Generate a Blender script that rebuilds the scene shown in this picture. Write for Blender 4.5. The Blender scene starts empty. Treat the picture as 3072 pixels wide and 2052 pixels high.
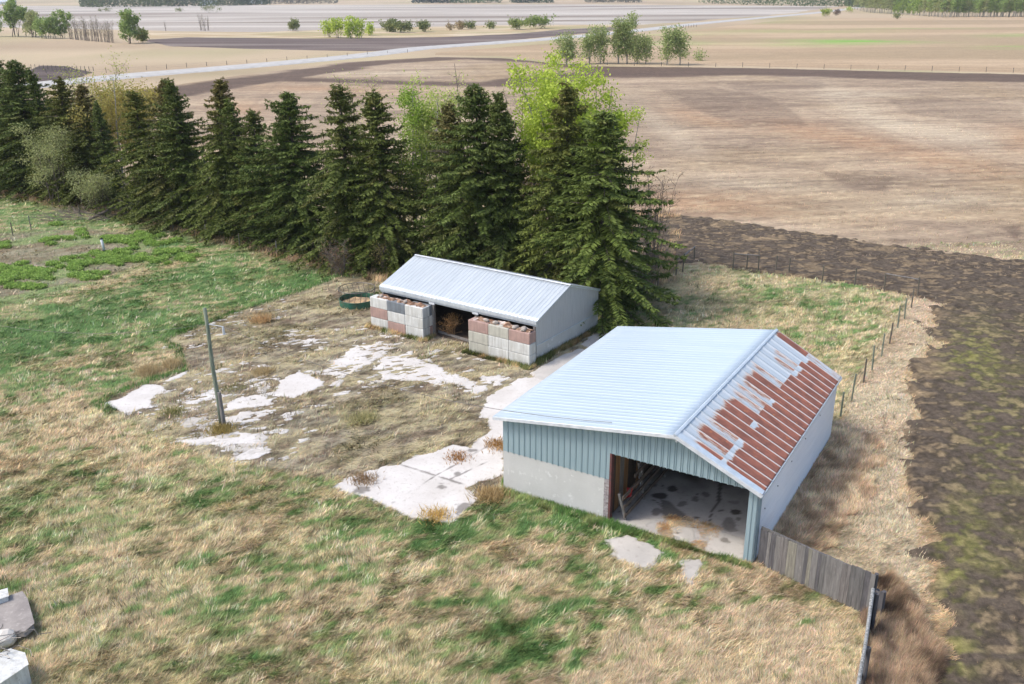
import bpy, math, random
import numpy as np
from mathutils import Vector, Matrix
random.seed(7); RNG = np.random.default_rng(7)
R = math.radians
scene = bpy.context.scene
# ------------------------------------------------------------------ camera
H = 20.0; FPX = 2773.85; PITCH = 0.36315; ROLL = -0.0043
cam_d = bpy.data.cameras.new("camera"); cam = bpy.data.objects.new("camera", cam_d)
scene.collection.objects.link(cam); scene.camera = cam
cam_d.sensor_width = 36; cam_d.sensor_fit = 'HORIZONTAL'; cam_d.lens = 36 * FPX / 3072
cam_d.clip_start = 0.5; cam_d.clip_end = 12000
cr, sr = math.cos(ROLL), math.sin(ROLL); cp, sp = math.cos(PITCH), math.sin(PITCH)
_f = Vector((0, cp, -sp)); _u0 = Vector((0, sp, cp)); _r0 = Vector((1, 0, 0))
_right = _r0 * cr + _u0 * sr; _up = -_r0 * sr + _u0 * cr
cam.matrix_world = Matrix(((_right.x, _up.x, -_f.x, 0), (_right.y, _up.y, -_f.y, 0), (_right.z, _up.z, -_f.z, H), (0, 0, 0, 1)))
# ------------------------------------------------------------------ world + sun
SUN_DIR = Vector((2.327, 0.272, -3.07)).normalized()       # direction the light travels
w = bpy.data.worlds.new("World"); scene.world = w; w.use_nodes = True
nt = w.node_tree; bg = nt.nodes['Background']
sky = nt.nodes.new('ShaderNodeTexSky'); sky.sky_type = 'NISHITA'; sky.sun_disc = False
elev = math.asin(-SUN_DIR.z); az = math.atan2(-SUN_DIR.x, -SUN_DIR.y)
sky.sun_elevation = elev; sky.sun_rotation = az; sky.air_density = 1.0; sky.dust_density = 3.0; sky.ozone_density = 1.0
nt.links.new(sky.outputs[0], bg.inputs[0]); bg.inputs[1].default_value = 0.15
sd = bpy.data.lights.new("sun", 'SUN'); sd.energy = 1.5; sd.angle = R(12.0); sd.color = (1.0, 0.95, 0.88)
so = bpy.data.objects.new("sun", sd); scene.collection.objects.link(so)
so.rotation_euler = SUN_DIR.to_track_quat('-Z', 'Y').to_euler()
scene.view_settings.view_transform = 'Standard'; scene.view_settings.look = 'None'
scene.view_settings.exposure = 0.74; scene.view_settings.gamma = 1
# ------------------------------------------------------------------ pixel <-> ground (k units: photo 2347 px wide)
KS = 3072 / 2347.0
def ray(u, v):
    X = (u * KS - 1536) / FPX; U = -(v * KS - 1026) / FPX
    return _right * X + _up * U + _f
def at(u, v, z=0.0):
    d = ray(u, v); t = (z - H) / d.z
    return Vector((0, 0, H)) + d * t
def at_depth(u, v, Y):
    d = ray(u, v); return Vector((0, 0, H)) + d * (Y / d.y)
def proj(x, y, z=0.0):
    x = np.asarray(x, float); y = np.asarray(y, float); zz = z - H
    X = x * _right.x + y * _right.y + zz * _right.z
    U = x * _up.x + y * _up.y + zz * _up.z
    D = np.maximum(x * _f.x + y * _f.y + zz * _f.z, 0.01)
    return (1536 + FPX * X / D) / KS, (1026 - FPX * U / D) / KS
def srgb(r, g, b):
    return tuple(((c / 255) / 12.92 if c / 255 <= 0.04045 else ((c / 255 + 0.055) / 1.055) ** 2.4) for c in (r, g, b))
# ------------------------------------------------------------------ noise
def _hash(ix, iy, s):
    h = (ix.astype(np.int64) * 374761393 + iy.astype(np.int64) * 668265263 + s * 974634777) & 0xFFFFFFFF
    h = ((h ^ (h >> 13)) * 1274126177) & 0xFFFFFFFF
    h = h ^ (h >> 16)
    return (h & 0xFFFF) / 65535.0
def noise2(x, y, s=0):
    ix = np.floor(x); iy = np.floor(y); fx = x - ix; fy = y - iy
    fx = fx * fx * (3 - 2 * fx); fy = fy * fy * (3 - 2 * fy)
    a = _hash(ix, iy, s); b = _hash(ix + 1, iy, s); c = _hash(ix, iy + 1, s); d = _hash(ix + 1, iy + 1, s)
    return (a * (1 - fx) + b * fx) * (1 - fy) + (c * (1 - fx) + d * fx) * fy
def fbm(x, y, s=0, o=4):
    t = np.zeros(np.shape(x)); a = 0.5; n = 0
    for i in range(o):
        t = t + a * noise2(x, y, s + i * 17); n += a; a *= 0.5
        x = x * 2.03 + 5.3; y = y * 2.01 + 1.7
    return t / n
def sstep(a, b, x):
    t = np.clip((x - a) / (b - a), 0, 1); return t * t * (3 - 2 * t)
def sdf(px, py, poly):
    """signed distance, positive inside"""
    px = np.asarray(px, float); py = np.asarray(py, float)
    d = np.full(px.shape, 1e18); ins = np.zeros(px.shape, bool); n = len(poly)
    for i in range(n):
        ax, ay = poly[i]; bx, by = poly[(i + 1) % n]
        ex, ey = bx - ax, by - ay; L = ex * ex + ey * ey + 1e-12
        t = np.clip(((px - ax) * ex + (py - ay) * ey) / L, 0, 1)
        d = np.minimum(d, (px - ax - t * ex) ** 2 + (py - ay - t * ey) ** 2)
        c = (ay > py) != (by > py)
        xx = ax + (py - ay) * ex / (ey if abs(ey) > 1e-12 else 1e-12)
        ins ^= c & (px < xx)
    d = np.sqrt(d); return np.where(ins, d, -d)
def G(pts): return [tuple(at(u, v)[:2]) for u, v in pts]
# ------------------------------------------------------------------ object helpers
COL = scene.collection
def tag(o, label=None, cat=None, group=None, kind=None):
    if label: o['label'] = label
    if cat: o['category'] = cat
    if group: o['group'] = group
    if kind: o['kind'] = kind
    return o
def empty(name, loc, rz=0.0, label=None, cat=None, group=None):
    o = bpy.data.objects.new(name, None); COL.objects.link(o); o.location = loc; o.rotation_euler = (0, 0, rz)
    o.empty_display_size = 0.3
    return tag(o, label, cat, group)
def link_mesh(name, me, mat=None, parent=None):
    if mat: me.materials.append(mat)
    o = bpy.data.objects.new(name, me); COL.objects.link(o)
    if parent: o.parent = parent
    return o
def np_mesh(name, V, F, mat, parent=None, col=None, attrs=None, smooth=False):
    """F: (n,3) or (n,4) int array; col: per-vertex RGB"""
    V = np.ascontiguousarray(V, np.float32); F = np.ascontiguousarray(F, np.int32)
    me = bpy.data.meshes.new(name)
    me.vertices.add(len(V)); me.vertices.foreach_set('co', V.ravel())
    k = F.shape[1]; me.loops.add(F.size); me.loops.foreach_set('vertex_index', F.ravel())
    me.polygons.add(len(F)); me.polygons.foreach_set('loop_start', np.arange(0, F.size, k, dtype=np.int32))
    if smooth: me.polygons.foreach_set('use_smooth', np.ones(len(F), bool))
    if col is not None:
        ca = me.color_attributes.new('col', 'FLOAT_COLOR', 'POINT')
        c4 = np.ones((len(V), 4), np.float32); c4[:, :3] = col; ca.data.foreach_set('color', c4.ravel())
    for kx, v in (attrs or {}).items():
        a = me.attributes.new(kx, 'FLOAT', 'POINT'); a.data.foreach_set('value', np.ascontiguousarray(v, np.float32))
    me.update(calc_edges=True); me.validate()
    return link_mesh(name, me, mat, parent)
def grid_mesh(xs, ys):
    X, Y = np.meshgrid(xs, ys); nx, ny = len(xs), len(ys)
    i = np.arange(nx * ny).reshape(ny, nx)
    F = np.stack([i[:-1, :-1].ravel(), i[:-1, 1:].ravel(), i[1:, 1:].ravel(), i[1:, :-1].ravel()], 1)
    return X.ravel(), Y.ravel(), F
class MB:
    def __init__(s): s.v = []; s.f = []
    def hexa(s, c):
        b = len(s.v); s.v += [tuple(p) for p in c]
        s.f += [(b, b+3, b+2, b+1), (b+4, b+5, b+6, b+7), (b, b+1, b+5, b+4), (b+1, b+2, b+6, b+5), (b+2, b+3, b+7, b+6), (b+3, b, b+4, b+7)]
        return s
    def box(s, x0, x1, y0, y1, z0, z1):
        return s.hexa([(x0,y0,z0),(x1,y0,z0),(x1,y1,z0),(x0,y1,z0),(x0,y0,z1),(x1,y0,z1),(x1,y1,z1),(x0,y1,z1)])
    def bar(s, a, b, w, h, up=(0, 0, 1)):
        a = Vector(a); b = Vector(b); d = (b - a).normalized(); up = Vector(up)
        if abs(d.dot(up)) > 0.98: up = Vector((1, 0, 0))
        sx = d.cross(up).normalized() * w / 2; sz = sx.cross(d).normalized() * h / 2
        return s.hexa([a-sx-sz, a+sx-sz, b+sx-sz, b-sx-sz, a-sx+sz, a+sx+sz, b+sx+sz, b-sx+sz])
    def tube(s, pts, rad, n=6, cap=True):
        pts = [Vector(p) for p in pts]; m = len(pts)
        if not hasattr(rad, '__len__'): rad = [rad] * m
        b0 = len(s.v); ref = Vector((0.31, 0.22, 0.92))
        for i, p in enumerate(pts):
            d = (pts[min(i+1, m-1)] - pts[max(i-1, 0)]).normalized()
            x = d.cross(ref)
            if x.length < 1e-3: x = d.cross(Vector((1, 0, 0)))
            x.normalize(); y = d.cross(x)
            for j in range(n):
                a = 2 * math.pi * j / n; s.v.append(tuple(p + (x * math.cos(a) + y * math.sin(a)) * rad[i]))
        for i in range(m - 1):
            for j in range(n):
                a = b0 + i*n + j; b = b0 + i*n + (j+1) % n; s.f.append((a, b, b + n, a + n))
        if cap:
            s.f.append(tuple(b0 + j for j in reversed(range(n)))); s.f.append(tuple(b0 + (m-1)*n + j for j in range(n)))
        return s
    def quad(s, *p):
        b = len(s.v); s.v += [tuple(q) for q in p]; s.f.append(tuple(range(b, b + len(p)))); return s
    def build(s, name, mat, parent=None, bevel=0.0, smooth=False):
        me = bpy.data.meshes.new(name); me.from_pydata(s.v, [], s.f); me.update()
        if smooth: me.polygons.foreach_set('use_smooth', [True] * len(me.polygons))
        o = link_mesh(name, me, mat, parent)
        if bevel:
            m = o.modifiers.new('b', 'BEVEL'); m.width = bevel; m.segments = 2; m.limit_method = 'ANGLE'
        return o
# ------------------------------------------------------------------ materials
def newmat(name):
    m = bpy.data.materials.new(name); m.use_nodes = True
    return m, m.node_tree, m.node_tree.nodes['Principled BSDF']
def N(t, ty, **kw):
    n = t.nodes.new(ty)
    for k, v in kw.items():
        if k.startswith('i_'):
            n.inputs[int(k[2:]) if k[2:].isdigit() else k[2:]].default_value = v
        else: setattr(n, k, v)
    return n
def mix(t, fac, a, b, mode='MIX'):
    n = t.nodes.new('ShaderNodeMix'); n.data_type = 'RGBA'; n.blend_type = mode
    for sock, val in ((n.inputs[0], fac), (n.inputs[6], a), (n.inputs[7], b)):
        if hasattr(val, 'default_value') or isinstance(val, bpy.types.NodeSocket): t.links.new(val, sock)
        elif isinstance(val, (tuple, list)): sock.default_value = (*val[:3], 1)
        else: sock.default_value = val
    return n.outputs[2]
def coords(t, scale=(1, 1, 1), rot=(0, 0, 0), kind='Object'):
    tc = N(t, 'ShaderNodeTexCoord'); mp = N(t, 'ShaderNodeMapping')
    t.links.new(tc.outputs[kind], mp.inputs[0]); mp.inputs['Scale'].default_value = scale; mp.inputs['Rotation'].default_value = rot
    return mp.outputs[0]
def nz(t, vec, scale, detail=4, rough=0.55):
    n = N(t, 'ShaderNodeTexNoise'); t.links.new(vec, n.inputs['Vector']); n.inputs['Scale'].default_value = scale
    n.inputs['Detail'].default_value = detail; n.inputs['Roughness'].default_value = rough; return n.outputs[0]
def ramp(t, v, a, b, ca=0.0, cb=1.0):
    n = N(t, 'ShaderNodeMapRange'); t.links.new(v, n.inputs[0])
    n.inputs[1].default_value = a; n.inputs[2].default_value = b; n.inputs[3].default_value = ca; n.inputs[4].default_value = cb
    return n.outputs[0]
def bump(t, bs, h, strength, dist):
    b = N(t, 'ShaderNodeBump'); t.links.new(h, b.inputs['Height']); b.inputs['Strength'].default_value = strength
    b.inputs['Distance'].default_value = dist; t.links.new(b.outputs[0], bs.inputs['Normal'])
def simple(name, c1, c2, scale=3.0, rough=0.7, metal=0.0, stretch=(1, 1, 1), bstr=0.2, bdist=0.01, c3=None, s3=12.0, lo=0.35, hi=0.65):
    """two or three tones of a real surface mixed by noise"""
    m, t, bs = newmat(name); vec = coords(t, stretch)
    n1 = nz(t, vec, scale); c = mix(t, ramp(t, n1, lo, hi), c1, c2)
    if c3: c = mix(t, ramp(t, nz(t, vec, s3, 5, 0.7), 0.56, 0.7), c, c3)
    t.links.new(c, bs.inputs['Base Color']); bs.inputs['Roughness'].default_value = rough; bs.inputs['Metallic'].default_value = metal
    if bstr: bump(t, bs, nz(t, vec, scale * 6, 4), bstr, bdist)
    return m
M = {}
def attr_mat(name, rough=0.9, fine=18.0, amt=0.35, bscale=9.0, bstr=0.6, bdist=0.05, trans=False, stretch=(1, 1, 1), rot=0.0, both=False):
    m, t, bs = newmat(name)
    a = N(t, 'ShaderNodeAttribute', attribute_name='col')
    vec = coords(t, stretch, (0, 0, rot))
    n = ramp(t, nz(t, vec, fine, 5, 0.65), 0.3, 0.7, 1 - amt, 1 + amt)
    hsv = N(t, 'ShaderNodeHueSaturation'); t.links.new(a.outputs['Color'], hsv.inputs['Color']); t.links.new(n, hsv.inputs['Value'])
    t.links.new(hsv.outputs[0], bs.inputs['Base Color']); bs.inputs['Roughness'].default_value = rough
    bs.inputs['Specular IOR Level'].default_value = 0.2
    if bstr: bump(t, bs, nz(t, vec, bscale, 6, 0.7), bstr, bdist)
    return m
M['ground'] = attr_mat('grass_ground', fine=5.0, amt=0.28, bscale=4.0, bstr=0.9, bdist=0.12, stretch=(1.0, 1.9, 1), rot=0.45)
M['field'] = attr_mat('stubble_ground', fine=2.0, amt=0.32, bscale=2.0, bstr=0.8, bdist=0.15, stretch=(0.6, 1.6, 1), rot=0.12)
M['soil'] = attr_mat('tilled_soil', fine=4.0, amt=0.4, bscale=3.5, bstr=1.0, bdist=0.12)
def blade_mat(name, rough=0.6, transl=0.25, amt=0.0, objcol=False):
    m, t, bs = newmat(name)
    a = N(t, 'ShaderNodeAttribute', attribute_name='col'); c = a.outputs['Color']
    if objcol:
        oi = N(t, 'ShaderNodeObjectInfo'); c = mix(t, 1.0, c, oi.outputs['Color'], 'MULTIPLY')
    t.links.new(c, bs.inputs['Base Color']); bs.inputs['Roughness'].default_value = rough; bs.inputs['Specular IOR Level'].default_value = 0.15
    if transl:
        tr = N(t, 'ShaderNodeBsdfTranslucent'); t.links.new(c, tr.inputs[0]); ms = N(t, 'ShaderNodeMixShader'); ms.inputs[0].default_value = transl
        out = t.nodes['Material Output']; t.links.new(bs.outputs[0], ms.inputs[1]); t.links.new(tr.outputs[0], ms.inputs[2]); t.links.new(ms.outputs[0], out.inputs[0])
    return m
M['blade'] = blade_mat('grass_blades'); M['leaf'] = blade_mat('leaves', 0.55, 0.35, objcol=True); M['needle'] = blade_mat('needles', 0.6, 0.12, objcol=True)
M['bark'] = simple('bark', (0.10, 0.085, 0.07), (0.05, 0.04, 0.035), 8, 0.9, stretch=(3, 3, 0.6), bdist=0.03)
M['bark_pale'] = simple('pale_bark', (0.42, 0.40, 0.36), (0.22, 0.20, 0.17), 5, 0.85, stretch=(1, 1, 3), bdist=0.01)
M['twig'] = simple('grey_twig', (0.21, 0.175, 0.145), (0.13, 0.105, 0.09), 6, 0.9)
M['old_wood'] = simple('weathered_wood', (0.25, 0.235, 0.22), (0.13, 0.12, 0.11), 4, 0.85, stretch=(5, 5, 0.5), bstr=0.4, bdist=0.01, c3=(0.36, 0.34, 0.31))
M['post'] = simple('post_wood', (0.17, 0.15, 0.12), (0.10, 0.095, 0.075), 5, 0.9, stretch=(4, 4, 0.6))
M['post_green'] = simple('treated_post', (0.13, 0.17, 0.12), (0.24, 0.26, 0.20), 3, 0.8, stretch=(6, 6, 0.6))
M['wire'] = simple('wire', (0.20, 0.19, 0.18), (0.12, 0.11, 0.10), 8, 0.5, 0.6, bstr=0)
M['black_wire'] = simple('cable', (0.03, 0.03, 0.03), (0.05, 0.05, 0.05), 8, 0.6, bstr=0)
M['gravel'] = simple('road_gravel', srgb(184, 182, 178), srgb(166, 163, 158), 0.4, 0.95, stretch=(1, 1, 1), bstr=0.3)
M['white_paint'] = simple('white_trim', (0.66, 0.69, 0.72), (0.5, 0.53, 0.56), 3, 0.5)
M['green_paint'] = simple('green_sheet', (0.02, 0.13, 0.085), (0.03, 0.09, 0.06), 3, 0.5, c3=(0.18, 0.08, 0.03), s3=4)
M['dead_bush'] = simple('dead_stems', (0.34, 0.2, 0.09), (0.2, 0.12, 0.06), 6, 0.9)
M['rock'] = simple('field_rock', (0.42, 0.37, 0.32), (0.26, 0.22, 0.19), 4, 0.9, c3=(0.5, 0.48, 0.44))
M['red_cloth'] = simple('red_cloth', (0.35, 0.02, 0.02), (0.2, 0.01, 0.01), 6, 0.8)
M['orange_wood'] = simple('bare_board', (0.33, 0.19, 0.08), (0.20, 0.10, 0.04), 2, 0.8, stretch=(6, 6, 0.4), c3=(0.25, 0.2, 0.14))
M['dark_wood'] = simple('dark_timber', (0.10, 0.075, 0.055), (0.05, 0.04, 0.03), 3, 0.9, stretch=(1, 5, 5))
M['jamb'] = simple('red_trim', (0.16, 0.05, 0.05), (0.09, 0.05, 0.045), 4, 0.8)
# ------------------------------------------------------------------ layout of the place
BX, BY, BYAW = -0.385, 34.812, -0.542
SX, SY, SYAW = 1.392, 49.481, -0.6078
def barn_w(x, y, z=0): c, s = math.cos(BYAW), math.sin(BYAW); return Vector((BX + x*c - y*s, BY + x*s + y*c, z))
def barn_l(p):
    c, s = math.cos(BYAW), math.sin(BYAW); x, y = p.x - BX, p.y - BY; return Vector((x*c + y*s, -x*s + y*c, p.z))
BW, BL = 10.81, 12.13
SL_, SW_ = 11.79, 7.08
YARD = [(235,925),(300,893),(430,850),(420,800),(385,778),(470,745),(560,712),(700,665),(778,636),(870,640),(990,700),(1228,838),(1300,790),(1390,745),(1420,760),(1160,1000),(1158,1130),(1090,1150),(860,1120),(800,1100),(690,1085),(540,1055),(400,1010),(290,950)]
STRIP = [(2100,672),(2175,688),(2150,760),(2085,870),(2120,960),(2090,1130),(2140,1220),(2150,1340),(2165,1568),(2165,1700),(1930,1700),(1965,1568),(1995,1400),(1745,1225),(1745,1130),(1905,1000),(1950,900),(2030,780)]
FORE = [(1330,1568),(1440,1400),(1720,1300),(1995,1400),(1980,1700),(1200,1700)]
PADDOCK = [(1400,745),(1480,620),(1560,600),(1760,632),(1950,655),(2110,690),(2060,760),(1950,900),(1900,990),(1790,755)]
GARDEN = [(-80,545),(60,535),(200,520),(330,540),(370,575),(330,600),(230,640),(120,670),(0,690),(-90,700)]
LAWN = [(-120,430),(60,450),(200,500),(350,505),(480,545),(640,590),(778,632),(700,668),(560,715),(470,748),(385,780),(430,845),(300,890),(235,920),(120,905),(0,935),(-150,950)]
YG, STG, FG, PG, GG, LG = map(G, (YARD, STRIP, FORE, PADDOCK, GARDEN, LAWN))
# (u, v, ru, rv, tilt deg, amount) in k units: greener (+) or strawier (-)
BLOBS = [(100,760,150,42,-14,.55),(250,720,160,40,-18,.5),(520,640,200,34,8,.45),(700,632,90,22,12,.7),(480,555,120,16,10,.35),(60,800,130,30,-10,.4),
 (330,560,60,18,-5,.3),(560,690,120,20,-18,.4),(350,800,80,24,-15,.35),(30,975,60,22,0,.45),(160,860,90,22,-15,.2),
 (200,660,130,18,-16,-.6),(60,700,110,18,-10,-.55),(400,600,120,12,-8,-.5),(180,812,90,22,-22,-.7),(330,838,60,16,-8,-.6),(560,590,110,9,12,-.35),(240,850,130,22,-18,-.45),
 (130,960,130,38,-8,-.7),(250,1000,140,36,5,-.65),(60,1060,100,30,0,-.5),(330,1060,110,30,10,-.5),(440,1010,60,14,20,.2),
 (40,1180,70,40,0,.5),(250,1140,120,26,-10,.45),(430,1120,150,24,-6,.35),(150,1240,120,30,-15,.2),
 (540,1190,130,36,-12,-.8),(640,1240,80,36,10,-.4),(230,1410,90,60,-50,-.55),(180,1500,110,40,-10,-.5),(450,1340,120,50,-20,-.2),
 (330,1300,150,60,-10,-.05),(560,1450,150,70,-10,.25),(420,1520,150,30,0,.3),(70,1350,60,20,0,.1),(620,1500,120,60,0,.2),
 (1180,1180,80,20,20,.75),(1060,1215,50,30,-30,.7),(1130,1235,70,26,0,.4),(960,1240,80,20,10,.25),(1350,1310,85,26,15,.95),(1240,1165,40,10,20,.6),
 (1010,1255,40,14,0,.5),(1130,1230,60,30,0,.4),(1440,1330,50,14,20,.3),(1310,1200,110,12,22,.85),(1500,1255,60,12,25,.85),(1560,1290,70,10,20,.6),(1640,1300,60,10,20,.5),
 (1030,1400,70,30,10,.6),(1110,1450,40,70,0,.7),(1240,1390,40,20,0,.5),(1200,1500,90,30,0,.5),(1110,1540,80,30,0,.4),(1330,1440,50,20,0,.3),(1440,1410,40,14,0,.4),
 (900,1290,80,40,0,-.25),(850,1380,120,50,0,-.15),(1280,1270,110,24,8,-.45),(1150,1330,120,20,0,-.3),(1200,1340,50,14,0,-.4),(760,1330,90,40,0,.1),(830,1480,120,50,0,.15),
 (1750,660,60,12,5,.55),(1820,690,110,20,8,.6),(1930,720,80,26,5,.35),(1830,760,60,40,0,.25),(1600,760,80,20,0,.1),(1960,790,50,40,0,.2),
 (680,1180,90,26,10,.1),(760,1110,60,10,5,.25),(900,1180,60,14,12,.3)]
SPOTS = [(1242,1375,14,7),(1225,1430,30,22),(1345,1375,16,12),(1295,1385,40,10),(1435,1405,24,10),(1180,1350,9,8),(1155,1440,20,9),(1130,1478,12,8),(1195,1490,26,16),(1230,1490,24,22),(1320,1500,12,24),(1290,1480,14,14),(1440,1210,10,5),(1000,1215,20,10),(960,1215,14,8),(1085,1345,14,6),(1070,1380,18,9),(950,1250,12,8),(1400,1360,20,9),(1370,1440,16,8)]
def blobmask(u, v, b):
    a = R(b[4]) if len(b) > 5 else 0; du = u - b[0]; dv = v - b[1]
    x = (du * math.cos(a) + dv * math.sin(a)) / b[2]; y = (-du * math.sin(a) + dv * math.cos(a)) / b[3]
    return np.exp(-(x * x + y * y))
u8 = lambda *c: np.array(srgb(*c))
C = {k: np.array(srgb(*v)) for k, v in dict(green=(112,136,76), dgreen=(86,120,62), lgreen=(140,152,96), olive=(160,152,110), straw=(204,186,146), pink=(206,182,150),
     orange=(204,168,124), dirt=(142,120,103), garden=(152,141,126), brown=(128,106,84), grey=(158,146,128), pale=(220,206,178)).items()}
def lerp(a, b, t): return a * (1 - t[..., None]) + b * t[..., None]
def ground_col(x, y):
    """colour, blade density, blade height, at ground points"""
    u, v = proj(x, y); wu = (fbm(x*.5, y*.5, 3, 3) - .5) * 60; wv = (fbm(x*.5, y*.5, 9, 3) - .5) * 26
    uu, vv = u + wu, v + wv
    ca, sa = math.cos(.5), math.sin(.5); xr, yr = x*ca + y*sa, -x*sa + y*ca
    n1 = fbm(xr*.16, yr*.34, 21, 4); n2 = fbm(xr*.9, yr*1.9, 31, 4); n3 = fbm(x*.25, y*.25, 41, 3); n4 = fbm(xr*2.6, yr*5.5, 51, 3)
    lawn = sstep(-1.2, 1.2, sdf(x, y, LG) + (n3 - .5) * 3)
    g = 0.37 + 0.34 * lawn
    n5 = fbm(xr*1.7, yr*3.4, 57, 3); g = g + (n1 - .5) * .7 + (n2 - .5) * 1.3 + (n5 - .5) * 1.5 + (n4 - .5) * .9
    for b in BLOBS: g = g + b[5] * 0.66 * blobmask(uu, vv, b)
    for b in SPOTS: g = g + .75 * blobmask(u + wu*.25, v + wv*.3, b)
    fore = sstep(-2.5, 2.5, sdf(x, y, FG) + (n3 - .5) * 5); g = g - 0.42 * fore
    pad = sstep(-1, 1, sdf(x, y, PG)); g = g - 0.10 * pad
    strip = sstep(-.4, .4, sdf(x, y, STG) + (n2 - .5) * .8); g = g - 0.75 * strip
    g = np.clip(g, 0, 1.25)
    st = lerp(C['straw'], C['pink'], sstep(.35, .65, fbm(x*.3, y*.3, 61, 3)))
    st = lerp(st, C['orange'], sstep(.58, .8, fbm(x*.35, y*.35, 71, 3)) * .35)
    st = lerp(st, C['pale'], sstep(.52, .75, n2) * .6)
    st = lerp(st, C['brown'], sstep(.48, .28, n4) * .32)
    gr = lerp(C['green'], C['lgreen'], sstep(.45, .65, fbm(x*.4, y*.4, 81, 3)) * (1 - lawn * .5)); gr = lerp(gr, C['dgreen'], sstep(.75, 1.15, g))
    gr = lerp(gr, C['dgreen'], sstep(.5, .3, n4) * .45)
    c = lerp(st, lerp(C['olive'][None] * np.ones_like(gr), gr, sstep(.36, .85, g)), sstep(.10, .55, g))
    dens = 1.0 + 0 * x; hgt = 0.22 + 0.12 * n3 + 0 * x
    # pinkish matted strip; lee tinted brown for weeds and the barn's shade
    sc = lerp(u8(214,184,162), u8(216,194,172), sstep(.35, .65, n1)); sc = lerp(sc, C['brown'] * 1.5, sstep(.47, .3, n2) * .2); sc = sc * .9
    c = lerp(c, sc * .97, strip * .9)
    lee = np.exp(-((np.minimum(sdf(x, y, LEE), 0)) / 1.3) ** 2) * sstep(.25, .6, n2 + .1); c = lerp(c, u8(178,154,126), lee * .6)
    c = lerp(c, lerp(C['pink'], u8(196,170,146), sstep(.35, .65, n3)) * (0.86 + .28 * n2[..., None]), fore * .8 * sstep(.5, .2, g))
    # dirt yard
    yd = sdf(x, y, YG); yard = sstep(-.35, .25, yd + (n2 - .5) * .9)
    yc = lerp(C['dirt'], C['grey'], sstep(.35, .6, n2)); yc = lerp(yc, C['dirt'] * .62, sstep(.52, .36, n4) * .75); yc = lerp(yc, u8(190,176,160), sstep(.60, .72, n5) * .5)
    tuft = sstep(.5, .66, fbm(xr*.45, yr*.9, 91, 4) + (n3 - .5) * .35); yc = lerp(yc, lerp(u8(164,144,118), u8(158,146,108), sstep(.4,.6,n1)), tuft * .8); yc = lerp(yc, C['straw'] * .85, sstep(.55, .7, fbm(xr*.4, yr*.8, 95, 4)) * .7)
    yc = lerp(yc, u8(84,72,62), sstep(.50, .36, n5) * .5); yc = lerp(yc, u8(196,178,146), sstep(.56, .68, fbm(xr*1.4, yr*3.4, 97, 4)) * .65); c = lerp(c, yc, yard); dens = dens * (1 - yard * (1 - .22 - .6 * tuft))
    gd = sstep(-.8, .8, sdf(x, y, GG) + (n3 - .5) * 3); gc = lerp(C['garden'], C['dirt'], sstep(.35, .65, n2)); gc = lerp(gc, C['green'], sstep(.5, .62, n1) * .8)
    c = lerp(c, gc, gd * .85); dens = dens * (1 - gd * .6)
    # unmown dead grass below the spruces
    tr = sstep(2.2, -.6, sdf(x, y, TREEBAND) * -1 + (n2 - .5)); c = lerp(c, lerp(u8(120,100,78), u8(170,148,112), sstep(.3,.7,n2)), tr * .85)
    lum = c.mean(-1, keepdims=True); gf = sstep(-.01, .04, c[..., 1] - c[..., 0])[..., None]; c = (c * .76 + lum * .24) * np.array([.975, 1.0, .86]) * (1.02 + .30 * gf)
    far = sstep(1, 4, sdf(x, y, NEARZONE) * -1); c = lerp(c, far_col(x, y), far); 
    return c, dens, hgt
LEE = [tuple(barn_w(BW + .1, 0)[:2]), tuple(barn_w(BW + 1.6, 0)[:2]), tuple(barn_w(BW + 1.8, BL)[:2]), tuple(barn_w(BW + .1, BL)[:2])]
TREEBAND = G([(-300,420),(0,442),(70,455),(290,492),(420,530),(560,560),(650,588),(790,622),(880,640)]) + [tuple(p[:2]) for p in (at(1380,690), at(1530,640), at(1530,560))] + [(20, 84), (0, 92), (-30, 108), (-60, 130), (-100, 160)]
NEARZONE = G([(-400,400),(0,405)]) + [(-62,116), (0, 92), (18, 72)] + G([(2300,560),(2700,560),(2700,1900),(-600,1900)])
def far_col(x, y):
    n = fbm(x*.012, y*.03, 101, 5); n2 = fbm(x*.1, y*.25, 111, 4); n3 = fbm(x*.05, y*.02, 121, 3)
    c = lerp(np.array(srgb(205,186,158)), np.array(srgb(188,168,142)), sstep(.35, .65, n))
    c = lerp(c, np.array(srgb(165,165,118)), sstep(.55, .75, n3) * .5); return c * (0.85 + .3 * n2[..., None]) * np.array([.76, .75, .72])
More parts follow.
